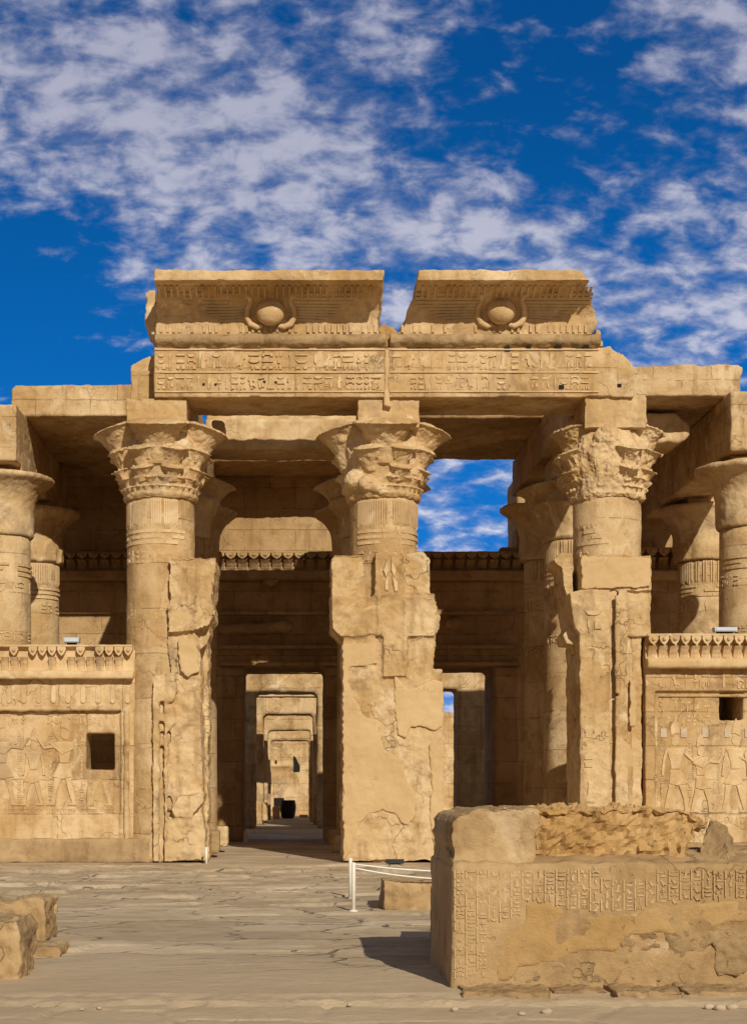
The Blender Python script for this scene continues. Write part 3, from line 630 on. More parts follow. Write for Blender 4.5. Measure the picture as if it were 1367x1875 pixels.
ZB, ZT = Z(611,.1), Z(516,-.8)
def cav_y(t): return .14 - .10*max(0, min(1, t)) - .66*max(0, min(1, t))**4.2
def cavetto(u, t, h):
    return (u, cav_y(t) - h, ZB + (ZT-ZB)*t)
def interp(tab, z):
    if z <= tab[0][0]: return tab[0][1]
    for (a, b), (c, d) in zip(tab, tab[1:]):
        if z <= c: return b + (d-b)*(z-a)/max(1e-6, c-a)
    return tab[-1][1]
def cornice(label, left, right, disc, seed, ribs):
    # left and right: picture outline of the two ends, (py, px) from bottom to top
    conv = lambda tab: [(Z(py, -.3), X(px, -.3)) for py, px in tab]
    lt, rt = conv(left), conv(right)
    p = thing('cornice_block', label, 'cornice', ((lt[0][1]+rt[0][1])/2, .9, Z(634,.1)), 'cornice blocks on the architrave')
    prof = [(1.7, ZB-.02), (.14, ZB-.02)] + [(cav_y(t), ZB+(ZT-ZB)*t) for t in [i/14 for i in range(15)]] + [(-.90, ZT-.0), (-.90, Z(493,-.9)), (1.5, Z(493,-.86))]
    vs = []; n = len(prof); nx = 40
    for k in range(nx+1):
        for yy, zz in prof:
            jag = .05*mnoise.noise((zz*5, yy*4, disc[0]*.1)); a, b = interp(lt, zz) + jag, interp(rt, zz) + .09*mnoise.noise((zz*6, yy*4, disc[0]*.1 + 5)); vs.append((a + (b-a)*k/nx, yy, zz))
    fs = [(k*n+i, k*n+(i+1)%n, (k+1)*n+(i+1)%n, (k+1)*n+i) for k in range(nx) for i in range(n)] + [tuple(range(n)), tuple(range(nx*n+n-1, nx*n-1, -1))]
    mb = MB(); mb.add(vs, fs)
    rn = random.Random(seed)
    cav = mb.build('cavetto', 'smooth', p, .028, ((.5, .05), ('h', .4, .05), (.11, .03)))
    to = MB(); x0, x1 = lt[0][1], rt[0][1]
    zc = Z(622,.1); k = int((x1-x0)/.25)
    to.tube([(x0+(x1-x0)*i/k, .12, zc + rn.uniform(-.012,.012)) for i in range(k+1)], [.125*rn.uniform(.9,1.05) for i in range(k+1)], 14)
    to.box(x0+.02, x1-.02, .14, 1.7, Z(636,.1), ZB)
    to.build('torus_moulding', 'grey', p, .03, ((.3, .07), (.1, .03)))
    for t0, t1, keep in ((.80, .985, .97), (.02, .24, ribs)):
        u = x0 + .1; rb = MB(); w = .06; z = ZB+(ZT-ZB)*t0
        while u < x1 - .1:
            if rn.random() < keep and interp(lt, z)+.05 < u < interp(rt, z)-.1: rb.surf(cavetto, [(u, t0), (u+w, t0), (u+w, (t0+t1)/2), (u+w, t1), (u, t1), (u, (t0+t1)/2)], .06 if t0 > .5 else .028, .8)
            u += .128
        rb.build('fluting', 'smooth', cav)
    # winged sun disc with two cobras
    dx, dz = X(disc[0], -.1), Z(disc[1], -.1)
    tt = lambda py: (Z(py,-.25)-ZB)/(ZT-ZB)
    for s in (-1, 1):
        wd = MB()
        for k in range(9):
            t0 = tt(577) + (tt(539)-tt(577))*k/9; ta = t0 + (tt(539)-tt(577))/9*.8
            L = 2.15 - .13*(8-k); t2 = t0 - .06*(8-k)/8; a, b = dx + s*.36, dx + s*L
            lo, hi = interp(lt, ZB+.5)+.12, interp(rt, ZB+.5)-.12; b = min(max(b, lo), hi)
            wd.surf(cavetto, [(a, t0), ((a+b)/2, (t0+t2)/2), (b, t2+.01), (b, t2+(ta-t0)*1.3), ((a+b)/2, (t0+t2)/2+(ta-t0)*1.1), (a, ta)], .007, .96)
        wd.build('wing', 'blue', cav, label='faded blue painted wing')
    dk = MB(); dk.ball((dx, cav_y(tt(disc[1]))-.10, dz), (.30, .24, .275), 28, 16); dsc = dk.build('sun_disc', 'carved', p, .025, ((.2, .02),))
    for s in (-1, 1):
        cb = MB(); q = [(.16,-.25),(.28,-.28),(.42,-.22),(.50,-.08),(.48,.08),(.41,.20),(.45,.28),(.54,.27)]
        pts = [(dx+s*a, cav_y(tt(disc[1]) + b/(ZT-ZB)) - .05, dz+b) for a, b in q]
        cb.tube(pts, [.045,.06,.07,.068,.06,.055,.065,.04], 12); cb.build('cobra', 'carved', dsc, .02, ((.2, .02),))
    return p
cornice('left cornice block with complete square ends and winged sun disc', [(634,281),(612,283),(545,285),(530,287),(493,293)], [(634,708),(612,697),(560,692),(540,694),(515,700),(490,701)], (495, 570), 5, .85)
cornice('right cornice block with broken sloping ends and winged sun disc', [(634,716),(612,724),(598,730),(585,744),(570,742),(555,750),(540,758),(515,760),(490,774)], [(634,1104),(612,1095),(600,1090),(585,1098),(560,1098),(545,1088),(530,1070),(512,1055),(490,1043)], (918, 568), 6, .6)
b = MB(); b.ppoly([(266,534),(285,531),(290,612),(283,616),(276,612),(272,600),(266,596)], .3, 1.6, .1, .02, 3)
tag(b.build('core_block', 'smooth', None, .04, ((.4,.07),), loc=(X(277,.3), .9, Z(616,.3))), 'small upright core block at the left end of the cornice', 'stone block')
b = MB(); b.ppoly([(692,598),(706,594),(722,600),(730,612),(726,634),(704,634),(696,622)], .2, 1.5, .08, .025, 5)
tag(b.build('rubble_core', 'rubble', None, .03, ((.15,.10),), loc=(X(711,.2), .9, Z(634,.2))), 'crumbled rubble in the notch between the two cornice blocks', 'rubble')
b = MB(); b.ppoly([(1090,600),(1099,605),(1103,634),(1085,634)], .25, 1.4, .08, .02, 5)
tag(b.build('stone_stub', 'smooth', None, .03, ((.3,.07),), loc=(X(1095,.2), .9, Z(634,.2))), 'narrow stone stub at the right end of the cornice', 'stone block')

# ------------------------------------------------------------------ beams and roof slabs over the hall
def slab(name, label, cat, mbx, mat='facade', group=None, voxel=.05, disp=((.8,.08),(.16,.05))):
    lo = [min(v[i] for v in mbx.v) for i in range(3)]; hi = [max(v[i] for v in mbx.v) for i in range(3)]
    return tag(mbx.build(name, mat, None, voxel, disp, loc=((lo[0]+hi[0])/2, (lo[1]+hi[1])/2, lo[2])), label, cat, group)
AG = 'beams running back into the hall'
hw = .60
for i, y0, y1, lab in ((0, 4.5, 13.0, 'beam end resting on the left-edge bell column, running back'), (1, 1.9, 13.0, 'shaded beam running back from the left front column'),
                       (3, 1.9, 11.2, 'dark beam running back from the broken-capital column beside the open sky'), (4, 3.3, 13.0, 'beam running back over the right-edge bell column')):
    mbx = MB(); cx = COLX[i]
    mbx.box(cx-hw, cx+hw, y0, y1, ARCH0-.02 if i not in (0, 4) else ARCH0-.42, ARCH1-.02)
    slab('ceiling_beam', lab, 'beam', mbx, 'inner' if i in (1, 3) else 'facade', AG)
mbx = MB(); mbx.box(X(376,5.2), 2.4, 5.15, 6.5, ARCH0+.02, Z(768,5.2)); mbx.box(X(376,5.2), 2.5, 5.9, 6.5, ARCH0+.02, ARCH1+.06); slab('cross_beam', 'sunlit plain beam crossing high between left and middle columns', 'beam', mbx, 'smooth')  # raised rear and longer end added to close a sun gap
mbx = MB(); mbx.prism([(X(a,5.0), Z(b,5.0)) for a, b in ((1130,757),(1236,756),(1248,766),(1262,780),(1262,794),(1252,806),(1240,812),(1222,808),(1210,812),(1130,812))], 5.0, 6.4)
slab('broken_beam_stub', 'short broken beam end sticking out beside the broken-capital column', 'beam', mbx, 'smooth', voxel=.05)
RG = 'roof slabs over the hall'
mbx = MB(); q = [(X(a,5.8), Z(b,5.8)) for a, b in ((20,712),(28,706),(120,704),(245,703),(330,704),(330,762),(20,762))]; mbx.prism(q, 5.8, 14.8)
slab('roof_slab', 'left roof slab with sunlit rounded front edge against blue sky', 'roof slab', mbx, 'facade', RG)
mbx = MB(); q = [(X(a,3.9), Z(b,3.9)) for a, b in ((1150,670),(1200,669),(1272,667),(1280,671),(1330,666),(1352,668),(1362,674),(1358,684),(1354,700),(1358,726),(1150,727))]; mbx.prism(q, 3.9, 14.8)
slab('roof_slab', 'right roof slab with ragged broken end against the clouds', 'roof slab', mbx, 'facade', RG)
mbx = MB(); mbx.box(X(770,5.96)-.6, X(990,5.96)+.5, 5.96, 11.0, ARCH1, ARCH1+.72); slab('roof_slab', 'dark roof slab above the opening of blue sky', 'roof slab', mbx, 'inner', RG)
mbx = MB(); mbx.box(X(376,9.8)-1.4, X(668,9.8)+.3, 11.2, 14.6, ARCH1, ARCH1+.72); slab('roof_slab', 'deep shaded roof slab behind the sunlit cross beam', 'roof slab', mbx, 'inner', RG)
mbx = MB(); mbx.box(X(436,6.0), 2.5, 6.0, 6.65, ARCH1, ARCH1+.7); slab('roof_slab', 'added roof slab on the sunlit cross beam, placed to keep sun off the rear wall', 'roof slab', mbx, 'inner', RG)  # slab added to block sun that would reach the rear wall
b = MB(); b.ppoly([(388,770),(396,768),(410,772),(411,788),(402,792),(392,786)], 4.2, 5.0, .06, .02, 1)
tag(b.build('stone_stub', 'smooth', None, .035, ((.2,.05),), loc=(X(400,4.2), 4.6, Z(792,4.2))), 'hooked stone stub under the sky slit beside the left capital', 'stone block')
# ------------------------------------------------------------------ uraeus and leaf cornices
def leaf_cornice(p, x0, x1, Y, zt, zu, zl, zb, seed, mat, step=.23, keep=1.0, out=.22, voxel=.04):
    # zt top ledge, zu foot of the cobra frieze, zl foot of the leaf band, zb foot of the flat band
    rn = random.Random(seed); bd = MB()
    bd.box(x0, x1, Y-.02, Y+.6, zb, zt); bd.box(x0, x1, Y-out*1.0, Y+.5, zb, zl)
    bd.box(x0, x1, Y-out*.8, Y+.5, zt-.06, zt)
    body = bd.build('cornice_body', mat, p, voxel, ((.4,.04),(.12,.02)))
    ur = MB(); lf = MB(); x = x0 + .02
    while x + step < x1:
        h = zt - .05 - zu; w = step*.86
        if rn.random() < keep:
            ur.prism([(x+.5*step-.5*w, zu+h), (x+.5*step-.52*w, zu+.66*h), (x+.5*step-.3*w, zu+.25*h), (x+.5*step, zu), (x+.5*step+.3*w, zu+.25*h), (x+.5*step+.52*w, zu+.66*h), (x+.5*step+.5*w, zu+h)], Y-out*.85, Y)
            ur.ball((x+.5*step, Y-out*.85, zu+.62*h), (.22*w, .05, .25*h), 10, 6)
        if rn.random() < keep + .1:
            a, b = x+.06*step, x+.88*step; H = zu - zl
            pts = []
            for t in (0, .35, .7, 1): pts.append((t, -.05 - (out-.05)*.75*t**2))
            vs = []; 
            for t, dy in pts:
                z = zl + (zu-.02-zl)*t
                vs += [(a, Y, z), (a+.05*step, Y+dy, z), ((a+b)/2, Y+dy-.02, z), (b-.05*step, Y+dy, z), (b, Y, z)]
            lf.add(vs, [(r*5+i, r*5+i+1, r*5+i+6, r*5+i+5) for r in range(3) for i in range(4)] + [tuple(range(5)), tuple(range(19,14,-1))])
        x += step
    ur.build('uraeus_frieze', mat, body); lf.build('leaf_band', mat, body, None, (), False)

# ------------------------------------------------------------------ screen walls
def wall_with_hole(mb, x0, x1, z0, z1, Y0, Y1, hole):
    hx0, hx1, hz0, hz1 = hole; e = .03
    mb.box(x0, hx0, Y0, Y1, z0, z1); mb.box(hx1, x1, Y0, Y1, z0, z1); mb.box(hx0-e, hx1+e, Y0, Y1, z0, hz0); mb.box(hx0-e, hx1+e, Y0, Y1, hz1, z1)
Y = .45
p = thing('screen_wall', 'left screen wall with carved figures, square hole and damaged cobra cornice', 'wall', (X(120,Y), .8, 0), 'low carved walls between the columns')
mb = MB(); xl = X(-190,Y); xr = X(250,Y)
wall_with_hole(mb, xl, xr, 0, Z(1190,Y), Y, 1.25, (X(158,Y), X(210,Y), Z(1410,Y), Z(1342,Y)))
mb.box(X(222,Y), X(246,Y), Y-.09, 1.2, Z(1540,Y), Z(1245,Y)); mb.box(xl, xr, Y-.09, 1.2, Z(1298,Y), Z(1190,Y)); mb.box(X(240,Y), X(282,Y), Y-.02, 1.2, 0, Z(1215,Y))
mb.box(xl, X(225,Y), Y-.05, 1.0, Z(1540,Y), Z(1490,Y))
pan = mb.build('panel', 'facade', p, .03, ((.7,.05),(.15,.025)))
mb = MB(); mb.box(xl, X(276,.2), .15, 1.0, 0, Z(1536,.2)); mb.build('base_course', 'grey', p, .045, ((.5,.08),(.15,.04)))
leaf_cornice(p, X(-190,.35), X(246,.35), .36, Z(1180,.2), Z(1201,.2), Z(1228,.2), Z(1243,.2), 3, 'carved', .20, .72)
mo = MB(); k = 60; mo.tube([(xl+(X(222,Y)-xl)*i/k, Y-.10, Z(1298,Y)+random.uniform(-.012,.012)) for i in range(k+1)], .06, 10); mo.tube([(X(233,Y), Y-.11, Z(1540,Y)), (X(233,Y), Y-.11, Z(1300,Y))], .06, 10)
mo.build('torus_moulding', 'worn', p, .035, ((.3,.05),))
rl = MB(); rn = random.Random(4); f = flat_at(Y)
for px, H, fl, ps in ((4, 1.72, 1, 1), (62, 1.45, -1, 2), (118, 1.72, -1, 1), (186, 1.5, -1, 3), (-70, 1.6, 1, 0)): fg = MB(); figure(fg, f, X(px,Y), Z(1477,Y), H, fl, ps, .010); fg.build('carved_figure', 'carved', pan)
text_row(rl, f, X(-150,Y), X(215,Y), Z(1326,Y), Z(1304,Y), .014, rn, .9)
for px in (32, 88, 146, -40): text_col(rl, f, X(px,Y), X(px+9,Y), Z(1470,Y), Z(1345,Y), .012, rn)
text_row(rl, f, X(-150,Y), X(215,Y), Z(1488,Y), Z(1480,Y), .02, rn, .8)
rl.build('hieroglyph_lines', 'carved', pan)
fz = MB(); f = flat_at(Y-.09)
for px in range(-40, 240, 27):                             # band of cartouches under the cornice
    fz.surf(f, [(X(px,Y)+a*.11, Z(1290,Y)+b*.4) for a, b in ((0,.1),(.3,0),(.7,0),(1,.1),(1,.8),(.7,1),(.3,1),(0,.8))], .03, .85)
    text_row(fz, f, X(px+11,Y), X(px+25,Y), Z(1288,Y), Z(1252,Y), .03, rn, .9)
fz.build('cartouche_band', 'carved', pan)

p = thing('screen_wall', 'right screen wall with crisp cobra cornice, tall relief panel and dark hole', 'wall', (X(1320,Y), .8, 0), 'low carved walls between the columns')
mb = MB(); xl = X(1178,Y); xr = X(1560,Y)
wall_with_hole(mb, xl, xr, 0, Z(1165,Y), Y, 1.25, (X(1316,Y), X(1359,Y), Z(1319,Y), Z(1268,Y)))
mb.box(X(1290,Y), X(1390,Y), 1.15, 2.3, Z(1345,Y), Z(1345,Y)+.02); mb.box(X(1290,Y), X(1390,Y), 2.2, 2.4, Z(1345,Y), Z(1240,Y)); mb.box(X(1290,Y), X(1390,Y), 1.15, 2.3, Z(1268,Y), Z(1268,Y)+.3); mb.box(X(1290,Y), X(1314,Y), 1.15, 2.3, Z(1345,Y), Z(1240,Y)); mb.box(X(1362,Y), X(1390,Y), 1.15, 2.3, Z(1345,Y), Z(1240,Y)); mb.box(xl, X(1196,Y), Y-.10, 1.2, 0, Z(1180,Y)); mb.box(xl, xr, Y-.10, 1.2, Z(1272,Y), Z(1180,Y)) if False else mb.box(xl, xr, Y-.10, 1.2, Z(1266,Y), Z(1180,Y))  # closed box added behind the hole, keeping sun out so it stays dark
pan = mb.build('panel', 'facade', p, .03, ((.7,.04),(.15,.02)))
leaf_cornice(p, X(1180,.35), xr, .34, Z(1160,.2), Z(1181,.2), Z(1206,.2), Z(1224,.2), 8, 'carved', .225, 1.0, .25)
mo = MB(); mo.tube([(X(1199,Y), Y-.02, 0), (X(1199,Y), Y-.02, Z(1274,Y))], .045, 10); mo.tube([(X(1199,Y), Y-.02, Z(1274,Y)), (xr, Y-.02, Z(1274,Y))], .04, 10); mo.build('torus_moulding', 'worn', p, .03, ((.3,.03),))
rl = MB(); f = flat_at(Y); rn = random.Random(14)
for px, H, fl, ps in ((1236, 1.75, 1, 0), (1282, 1.5, 1, 1), (1345, 1.75, -1, 2), (1400, 1.7, -1, 0)): fg = MB(); figure(fg, f, X(px,Y), Z(1490,Y), H, fl, ps, .010); fg.build('carved_figure', 'carved', pan)
text_row(rl, f, X(1204,Y), X(1312,Y), Z(1304,Y), Z(1280,Y), .014, rn, .9); text_row(rl, f, X(1204,Y), X(1312,Y), Z(1330,Y), Z(1308,Y), .012, rn, .8)
for px in (1206, 1258, 1312, 1376): text_col(rl, f, X(px,Y), X(px+9,Y), Z(1480,Y), Z(1358,Y), .012, rn)
text_row(rl, f, X(1204,Y), X(1500,Y), Z(1512,Y), Z(1494,Y), .012, rn, .9)
rl.build('hieroglyph_lines', 'carved', pan)
pa = MB()
for px in (1208, 1245, 1284, 1325, 1362): pa.box(X(px,Y), X(px+11,Y), Y-.02, Y+.1, Z(1350,Y), Z(1334,Y))
pa.build('mortar_patches', 'pebble', pan)
fz = MB(); f = flat_at(Y-.10); rn = random.Random(15)
text_row(fz, f, X(1200,Y), X(1500,Y), Z(1262,Y), Z(1232,Y), .022, rn, .8); fz.build('cartouche_band', 'carved', pan)
mb = MB(); mb.box(xl, xr, .12, 1.0, 0, .42); mb.build('base_course', 'grey', p, .045, ((.5,.08),))

# ------------------------------------------------------------------ rear wall of the hall and the doorways beyond
W = 13.0
p = thing('rear_wall', 'shaded rear wall of the hall with two doorways and leaf cornice', 'wall', (X(700,W), W+1, 0))
mb = MB(); dl = (X(446,W), X(593,W)); dr = (X(757,W), X(903,W)); zd = Z(1222,W); zc = Z(1035,W)
for a, b in ((-13, dl[0]), (dl[1], dr[0]), (dr[1], 15)): mb.box(a, b, W, W+2.3, 0, zd+.05)
mb.box(-13, 15, W, W+2.3, zd, zc)
mb.box(-13, X(704,W), W+.35, W+2.3, zc-.1, ARCH1+.05); mb.box(-4, X(704,W), W+1.6, W+2.3, ARCH1-.1, 12.1)  # taller unseen back strip added to shade the doorway wall beyond
mb.box(X(948,W), 15, W+.35, W+2.3, zc-.1, ARCH1+.05); mb.box(X(990,W), 15, W+1.6, W+2.3, ARCH1-.1, 12.1); mb.box(X(917,W), X(945,W), W+.35, W+2.3, zc-.1, Z(998,W)); mb.box(X(700,W), X(920,W), W+.3, W+2.3, zc-.1, Z(1026,W))  # right back strip also raised out of sight for that shade
for a, b in ((402, 446), (593, 640), (715, 757), (903, 948)): mb.box(X(a,W), X(b,W), W-.16, W+.5, 0, zd)
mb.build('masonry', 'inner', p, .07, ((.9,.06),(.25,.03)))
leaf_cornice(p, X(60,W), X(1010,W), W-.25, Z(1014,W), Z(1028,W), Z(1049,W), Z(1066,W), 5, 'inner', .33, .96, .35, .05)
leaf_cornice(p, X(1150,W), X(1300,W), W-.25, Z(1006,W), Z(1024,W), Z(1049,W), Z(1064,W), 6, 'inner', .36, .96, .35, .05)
mo = MB()
for py, r in ((1124, .09), (1186, .08), (1217, .06)):
    for a, b in ((402, 640), (715, 948)): mo.box(X(a,W), X(b,W), W-.16-r*1.5, W, Z(py+3,W), Z(py-3,W))
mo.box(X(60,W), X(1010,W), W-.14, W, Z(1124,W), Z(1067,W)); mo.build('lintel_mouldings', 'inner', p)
bo = MB()
for px, py in ((518, 1150), (832, 1143)): bo.ball((X(px,W), W-.1, Z(py,W)), (.28, .35, .2), 16, 10)
bo.tube([(X(400,W), W-.2, Z(1153,W)), (X(450,W), W-.24, Z(1154,W)), (X(505,W), W-.2, Z(1150,W))], .16, 12)
bo.ppoly([(480,1060),(512,1058),(506,1070),(496,1074),(486,1070)], W-.55, W-.2, .08, .02, 3)
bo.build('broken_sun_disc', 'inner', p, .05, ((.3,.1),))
def doorway(Y, th, ztop, x0, x1, holes, label, mat='inner'):
    p = thing('doorway_wall', label, 'wall', ((x0+x1)/2, Y+th/2, 0), 'walls with doorways in line behind the hall')
    mb = MB(); x = x0
    for a, b, py in holes:
        mb.box(x, X(a,Y), Y, Y+th, 0, ztop); mb.box(X(a,Y)-.02, X(b,Y)+.02, Y, Y+th, Z(py,Y), ztop); x = X(b,Y)
    mb.box(x, x1, Y, Y+th, 0, ztop)
    for a, b, py in holes:
        mb.box(X(a,Y)-.9, X(b,Y)+.9, Y-.14, Y+.3, Z(py,Y)+.95, Z(py,Y)+1.2)
    mb.build('masonry', mat, p, .09, ((.8,.10),(.25,.05)))
    ln = MB()
    for a, b, py in holes: ln.box(X(a,Y)-.25, X(b,Y)+.25, Y-.09, Y+.2, Z(py,Y)+.75, Z(py,Y)+.84)
    ln.build('lintel_band', mat, p)
doorway(27, 1.6, 6.4, -9, 13, [(468,580,1268),(728,837,1262)], 'second wall with doorways, sunlit lintel seen through the hall doors', 'facade')
doorway(33, 1.4, 5.8, -9, X(690,33), [(482,573,1308)], 'third doorway wall in line, pale sunlit lintel', 'facade')
doorway(38, 1.2, 5.15, -9, X(680,38), [(490,568,1337)], 'fourth doorway wall in line, half shaded lintel', 'facade')
doorway(43, 1.2, 4.4, -9, X(670,43), [(495,566,1356)], 'innermost doorway wall, nearest the granite block', 'facade')
p = thing('back_wall', 'sunlit back wall at the end of the line of doorways', 'wall', (0, 53, 0))
mb = MB(); mb.box(-14, 18, 52.5, 53.7, 0, 5.6); mb.ppoly([(495,1400),(530,1400),(530,1404),(495,1404)], 52.35, 52.9)
mb.build('masonry', 'facade', p, .1, ((.9,.1),(.3,.05)))
hl = MB(); hl.pbox(538,549,1402,1412, 52.4, 52.6); hl.ppoly([(537,1384),(541,1386),(549,1403),(538,1403)], 52.43, 52.6); hl.pbox(502,520,1461,1476, 52.4, 52.6); hl.pbox(504,507,1392,1398,52.4,52.6); hl.build('painted_holes', 'hole', p)  # holes are black shapes laid on the wall, their shade painted
b = MB(); Yj = 46.0; jx = X(527,Yj); k = (D+Yj)/F
b.lathe([(.001,0),(10*k,0),(12.5*k,.1),(14.5*k,.45),(15*k,.62),(14*k,.82),(13.2*k,.92),(.001,.92)], (jx, Yj), 28)
tag(b.build('granite_shrine', 'granite', None, .05, ((.5,.05),), loc=(jx, Yj, 0)), 'black granite block on the floor of the innermost room', 'shrine')
for a, b_, t, Yq, lab in ((499,512,1477,45.0,'low pale stone left of the black granite block'), (548,564,1492,48.0,'flat sill stone right of the black granite block')):
    q = MB(); q.box(X(a,Yq), X(b_,Yq), Yq, Yq+.7, 0, Z(t,Yq)); tag(q.build('stone_block', 'worn', None, .04, ((.3,.05),), loc=(X((a+b_)/2,Yq), Yq+.3, 0)), lab, 'stone block')
b = MB(); b.ppoly([(480,1465),(488,1478),(490,1503),(480,1503)], 32.9, 33.6, .1, .02, 2)
tag(b.build('stone_block', 'worn', None, .04, ((.3,.05),), loc=(X(485,33), 33.3, 0)), 'leaning pale stone at the foot of the third doorway', 'stone block')

# ------------------------------------------------------------------ small things on the plaza and inside the gate
def block(name, label, cat, mb, mat, voxel=.035, disp=((.4,.09),(.12,.04)), group=None, facet=False):
    lo = [min(v[i] for v in mb.v) for i in range(3)]; hi = [max(v[i] for v in mb.v) for i in range(3)]
    loc = ((lo[0]+hi[0])/2, (lo[1]+hi[1])/2, lo[2])
    return tag(mb.build(name, mat, None, voxel, disp, loc=loc, facet=facet), label, cat, group)
q = MB(); q.pbox(376,401,1522,1562, 2.4, 3.2); q.v = [(x, y, max(z, 0) if z < .1 else z) for x, y, z in q.v]; block('stone_block', 'dark brown block at the foot of the left jamb', 'stone block', q, 'grey')
q = MB(); q.pbox(396,417,1514,1549, 5.0, 5.7); block('stone_block', 'paler block behind the dark brown block inside the left gate', 'stone block', q, 'worn')
q = MB(); q.pbox(446,453,1521,1540, 12.0, 12.3); q.box(X(446,12), X(453,12), 12, 12.3, -.02, .3); block('marker_stub', 'thin pale marker post at the left foot of the far door', 'post', q, 'white', .02, ())
q = MB(); q.tube([(X(378,-.4), -.4, -.02), (X(378,-.4), -.4, Z(1551,-.4))], .026, 10); tag(q.build('marker_post', 'white', None, None, (), True, loc=(X(378,-.4), -.4, 0)), 'short thin white post at the corner of the left jamb', 'post')
def at_ground(py): return D*0 + EYE*F/(py-CY) - D
# white rope barrier
def post(px, py0, py1, label):
    Yp = at_ground(py1); x = X(px,Yp); t = thing('barrier_post', label, 'post', (x, Yp, 0), 'white posts of the rope barrier')
    m = MB(); m.lathe([(.001,0),(.027,0),(.027,Z(py0,Yp)-.02),(.02,Z(py0,Yp)),(.001,Z(py0,Yp))], (x,Yp), 14); m.build('pole', 'white', t, None, (), True)
    m = MB(); m.lathe([(.001,-.01),(.06,-.01),(.06,.015),(.03,.03),(.001,.03)], (x,Yp), 14); m.build('foot', 'white', t)
    return x, Yp, Z(py0,Yp)
a = post(647, 1579, 1670, 'front white barrier post with two ropes tied on'); b = post(641.5, 1571, 1649, 'rear white barrier post close behind the front one')
for (x0, y0, z0), zz, x1, y1, z1, lab in ((a, a[2]-.07, a[0]+2.35, a[1]+.25, .46, 'lower white rope sagging from the front barrier post'), (a, a[2]-.02, a[0]+2.35, a[1]+.25, .55, 'upper white rope from the front barrier post'),):
    pts = [(x0+(x1-x0)*t, y0+(y1-y0)*t, zz+(z1-zz)*t - .10*4*t*(1-t)*(.7 if zz > a[2]-.05 else 1.0)) for t in [i/16 for i in range(17)]]
    m = MB(); m.tube(pts, .010, 6); tag(m.build('barrier_rope', 'rope', None, None, (), True, loc=(x0, y0, 0)), lab, 'rope', 'ropes of the barrier')
q = MB(); Yb = at_ground(1668); x0 = X(701,Yb)
q.prism([(x0, -.03), (X(905,Yb), -.03), (X(905,Yb), .30), (X(800,Yb), .385), (x0, .40)], Yb, Yb+.9)
for k, v in enumerate(q.v):
    if v[0] < x0+.05 and v[1] > Yb+.5: q.v[k] = (v[0]+.0, v[1], v[2])
block('fallen_block', 'low squared block lying behind the white posts', 'stone block', q, 'front', .022, ((.5,.07),('h',.3,.08),(.1,.03)))
def floodlight(px0, px1, py, Yq, z0, label, tilt, mat='black', h=.12):
    x0, x1 = X(px0,Yq), X(px1,Yq); t = thing('floodlight', label, 'floodlight', ((x0+x1)/2, Yq, z0))
    m = MB(); w = x1-x0
    m.prism([(x0,z0+.03),(x1,z0+.03),(x1+.01,z0+h),(x0-.01,z0+h)], Yq-.1, Yq+.12); m.build('housing', mat, t)
    m = MB(); m.box(x0+.02, x1-.02, Yq-.115, Yq-.102, z0+.045, z0+h-.02); m.build('lens', 'glass' if tilt else 'black', t)
    m = MB(); m.box(x0+.06, x1-.06, Yq-.03, Yq+.05, z0-.01, z0+.03); m.build('bracket', 'black', t)
floodlight(707, 738, 1583, at_ground(1584), 0, 'small black floodlight on the ground before the central pier', 0)
floodlight(118, 146, 1178, .25, Z(1180,.2)+.01, 'grey floodlight on top of the left screen wall', 1, 'steel', .14)
floodlight(1306, 1346, 1158, .25, Z(1160,.2)+.01, 'grey floodlight on top of the right screen wall', 1, 'steel', .12)

# ------------------------------------------------------------------ foreground: carved wall stump on the right
Yf = EYE*F/(1806-CY) - D; kf = (D+Yf)/F
zt = Z(1584, Yf); xf = X(826, Yf); XR = X(1560, Yf)
p = thing('wall_stump', 'long low foreground wall stump with columns of hieroglyphs', 'wall', (X(1100,Yf), Yf+.9, 0))
mb = MB(); mb.box(xf, XR, Yf, Yf+1.9, -.1, zt)
mb.add([(xf-.01,Yf+1.6,-.1),(xf+2,Yf+1.6,-.1),(xf+2,Yf+3.9,-.1),(xf+.17,Yf+3.9,-.1),(xf-.01,Yf+1.6,.62),(xf+2,Yf+1.6,.62),(xf+2,Yf+3.9,.55),(xf+.17,Yf+3.9,.55)], [(0,3,2,1),(4,5,6,7),(0,1,5,4),(1,2,6,5),(2,3,7,6),(3,0,4,7)])
course = mb.build('carved_course', 'front', p, .024, ((.6,.04),(.12,.018)))
rn = random.Random(77); f = flat_at(Yf); sep = 20.6*kf; u = xf + 6*kf; gl = MB(); ln = MB()
lowtab = [(830,1796),(895,1792),(897,1690),(955,1684),(960,1650),(985,1648),(1010,1652),(1050,1668),(1160,1672),(1200,1655),(1260,1648),(1320,1645),(1560,1650)]
while u < XR - sep:
    px = CX + u/kf + 8; low = interp(lowtab, px)
    v0 = Z(low, Yf) + rn.uniform(-.01, .01); v1 = zt - (.03 if not 1090 < px < 1210 else .10) + rn.uniform(-.012, .0)
    vv = v0
    while vv < v1:
        h = rn.uniform(.05, .16); w_ = rn.uniform(-.002, .002)
        if rn.random() < .93: ln.surf(f, [(u-.007+w_, vv), (u+.006+w_, vv), (u+.006+w_, min(v1, vv+h)), (u-.007+w_, min(v1, vv+h))], .013, .8)
        vv += h
    text_col(gl, f, u+.011, u+sep-.011, v0+.01, v1, .011, rn)
    u += sep
gl.build('hieroglyph_columns', 'frontlt', course); ln.build('column_rules', 'frontlt', course)
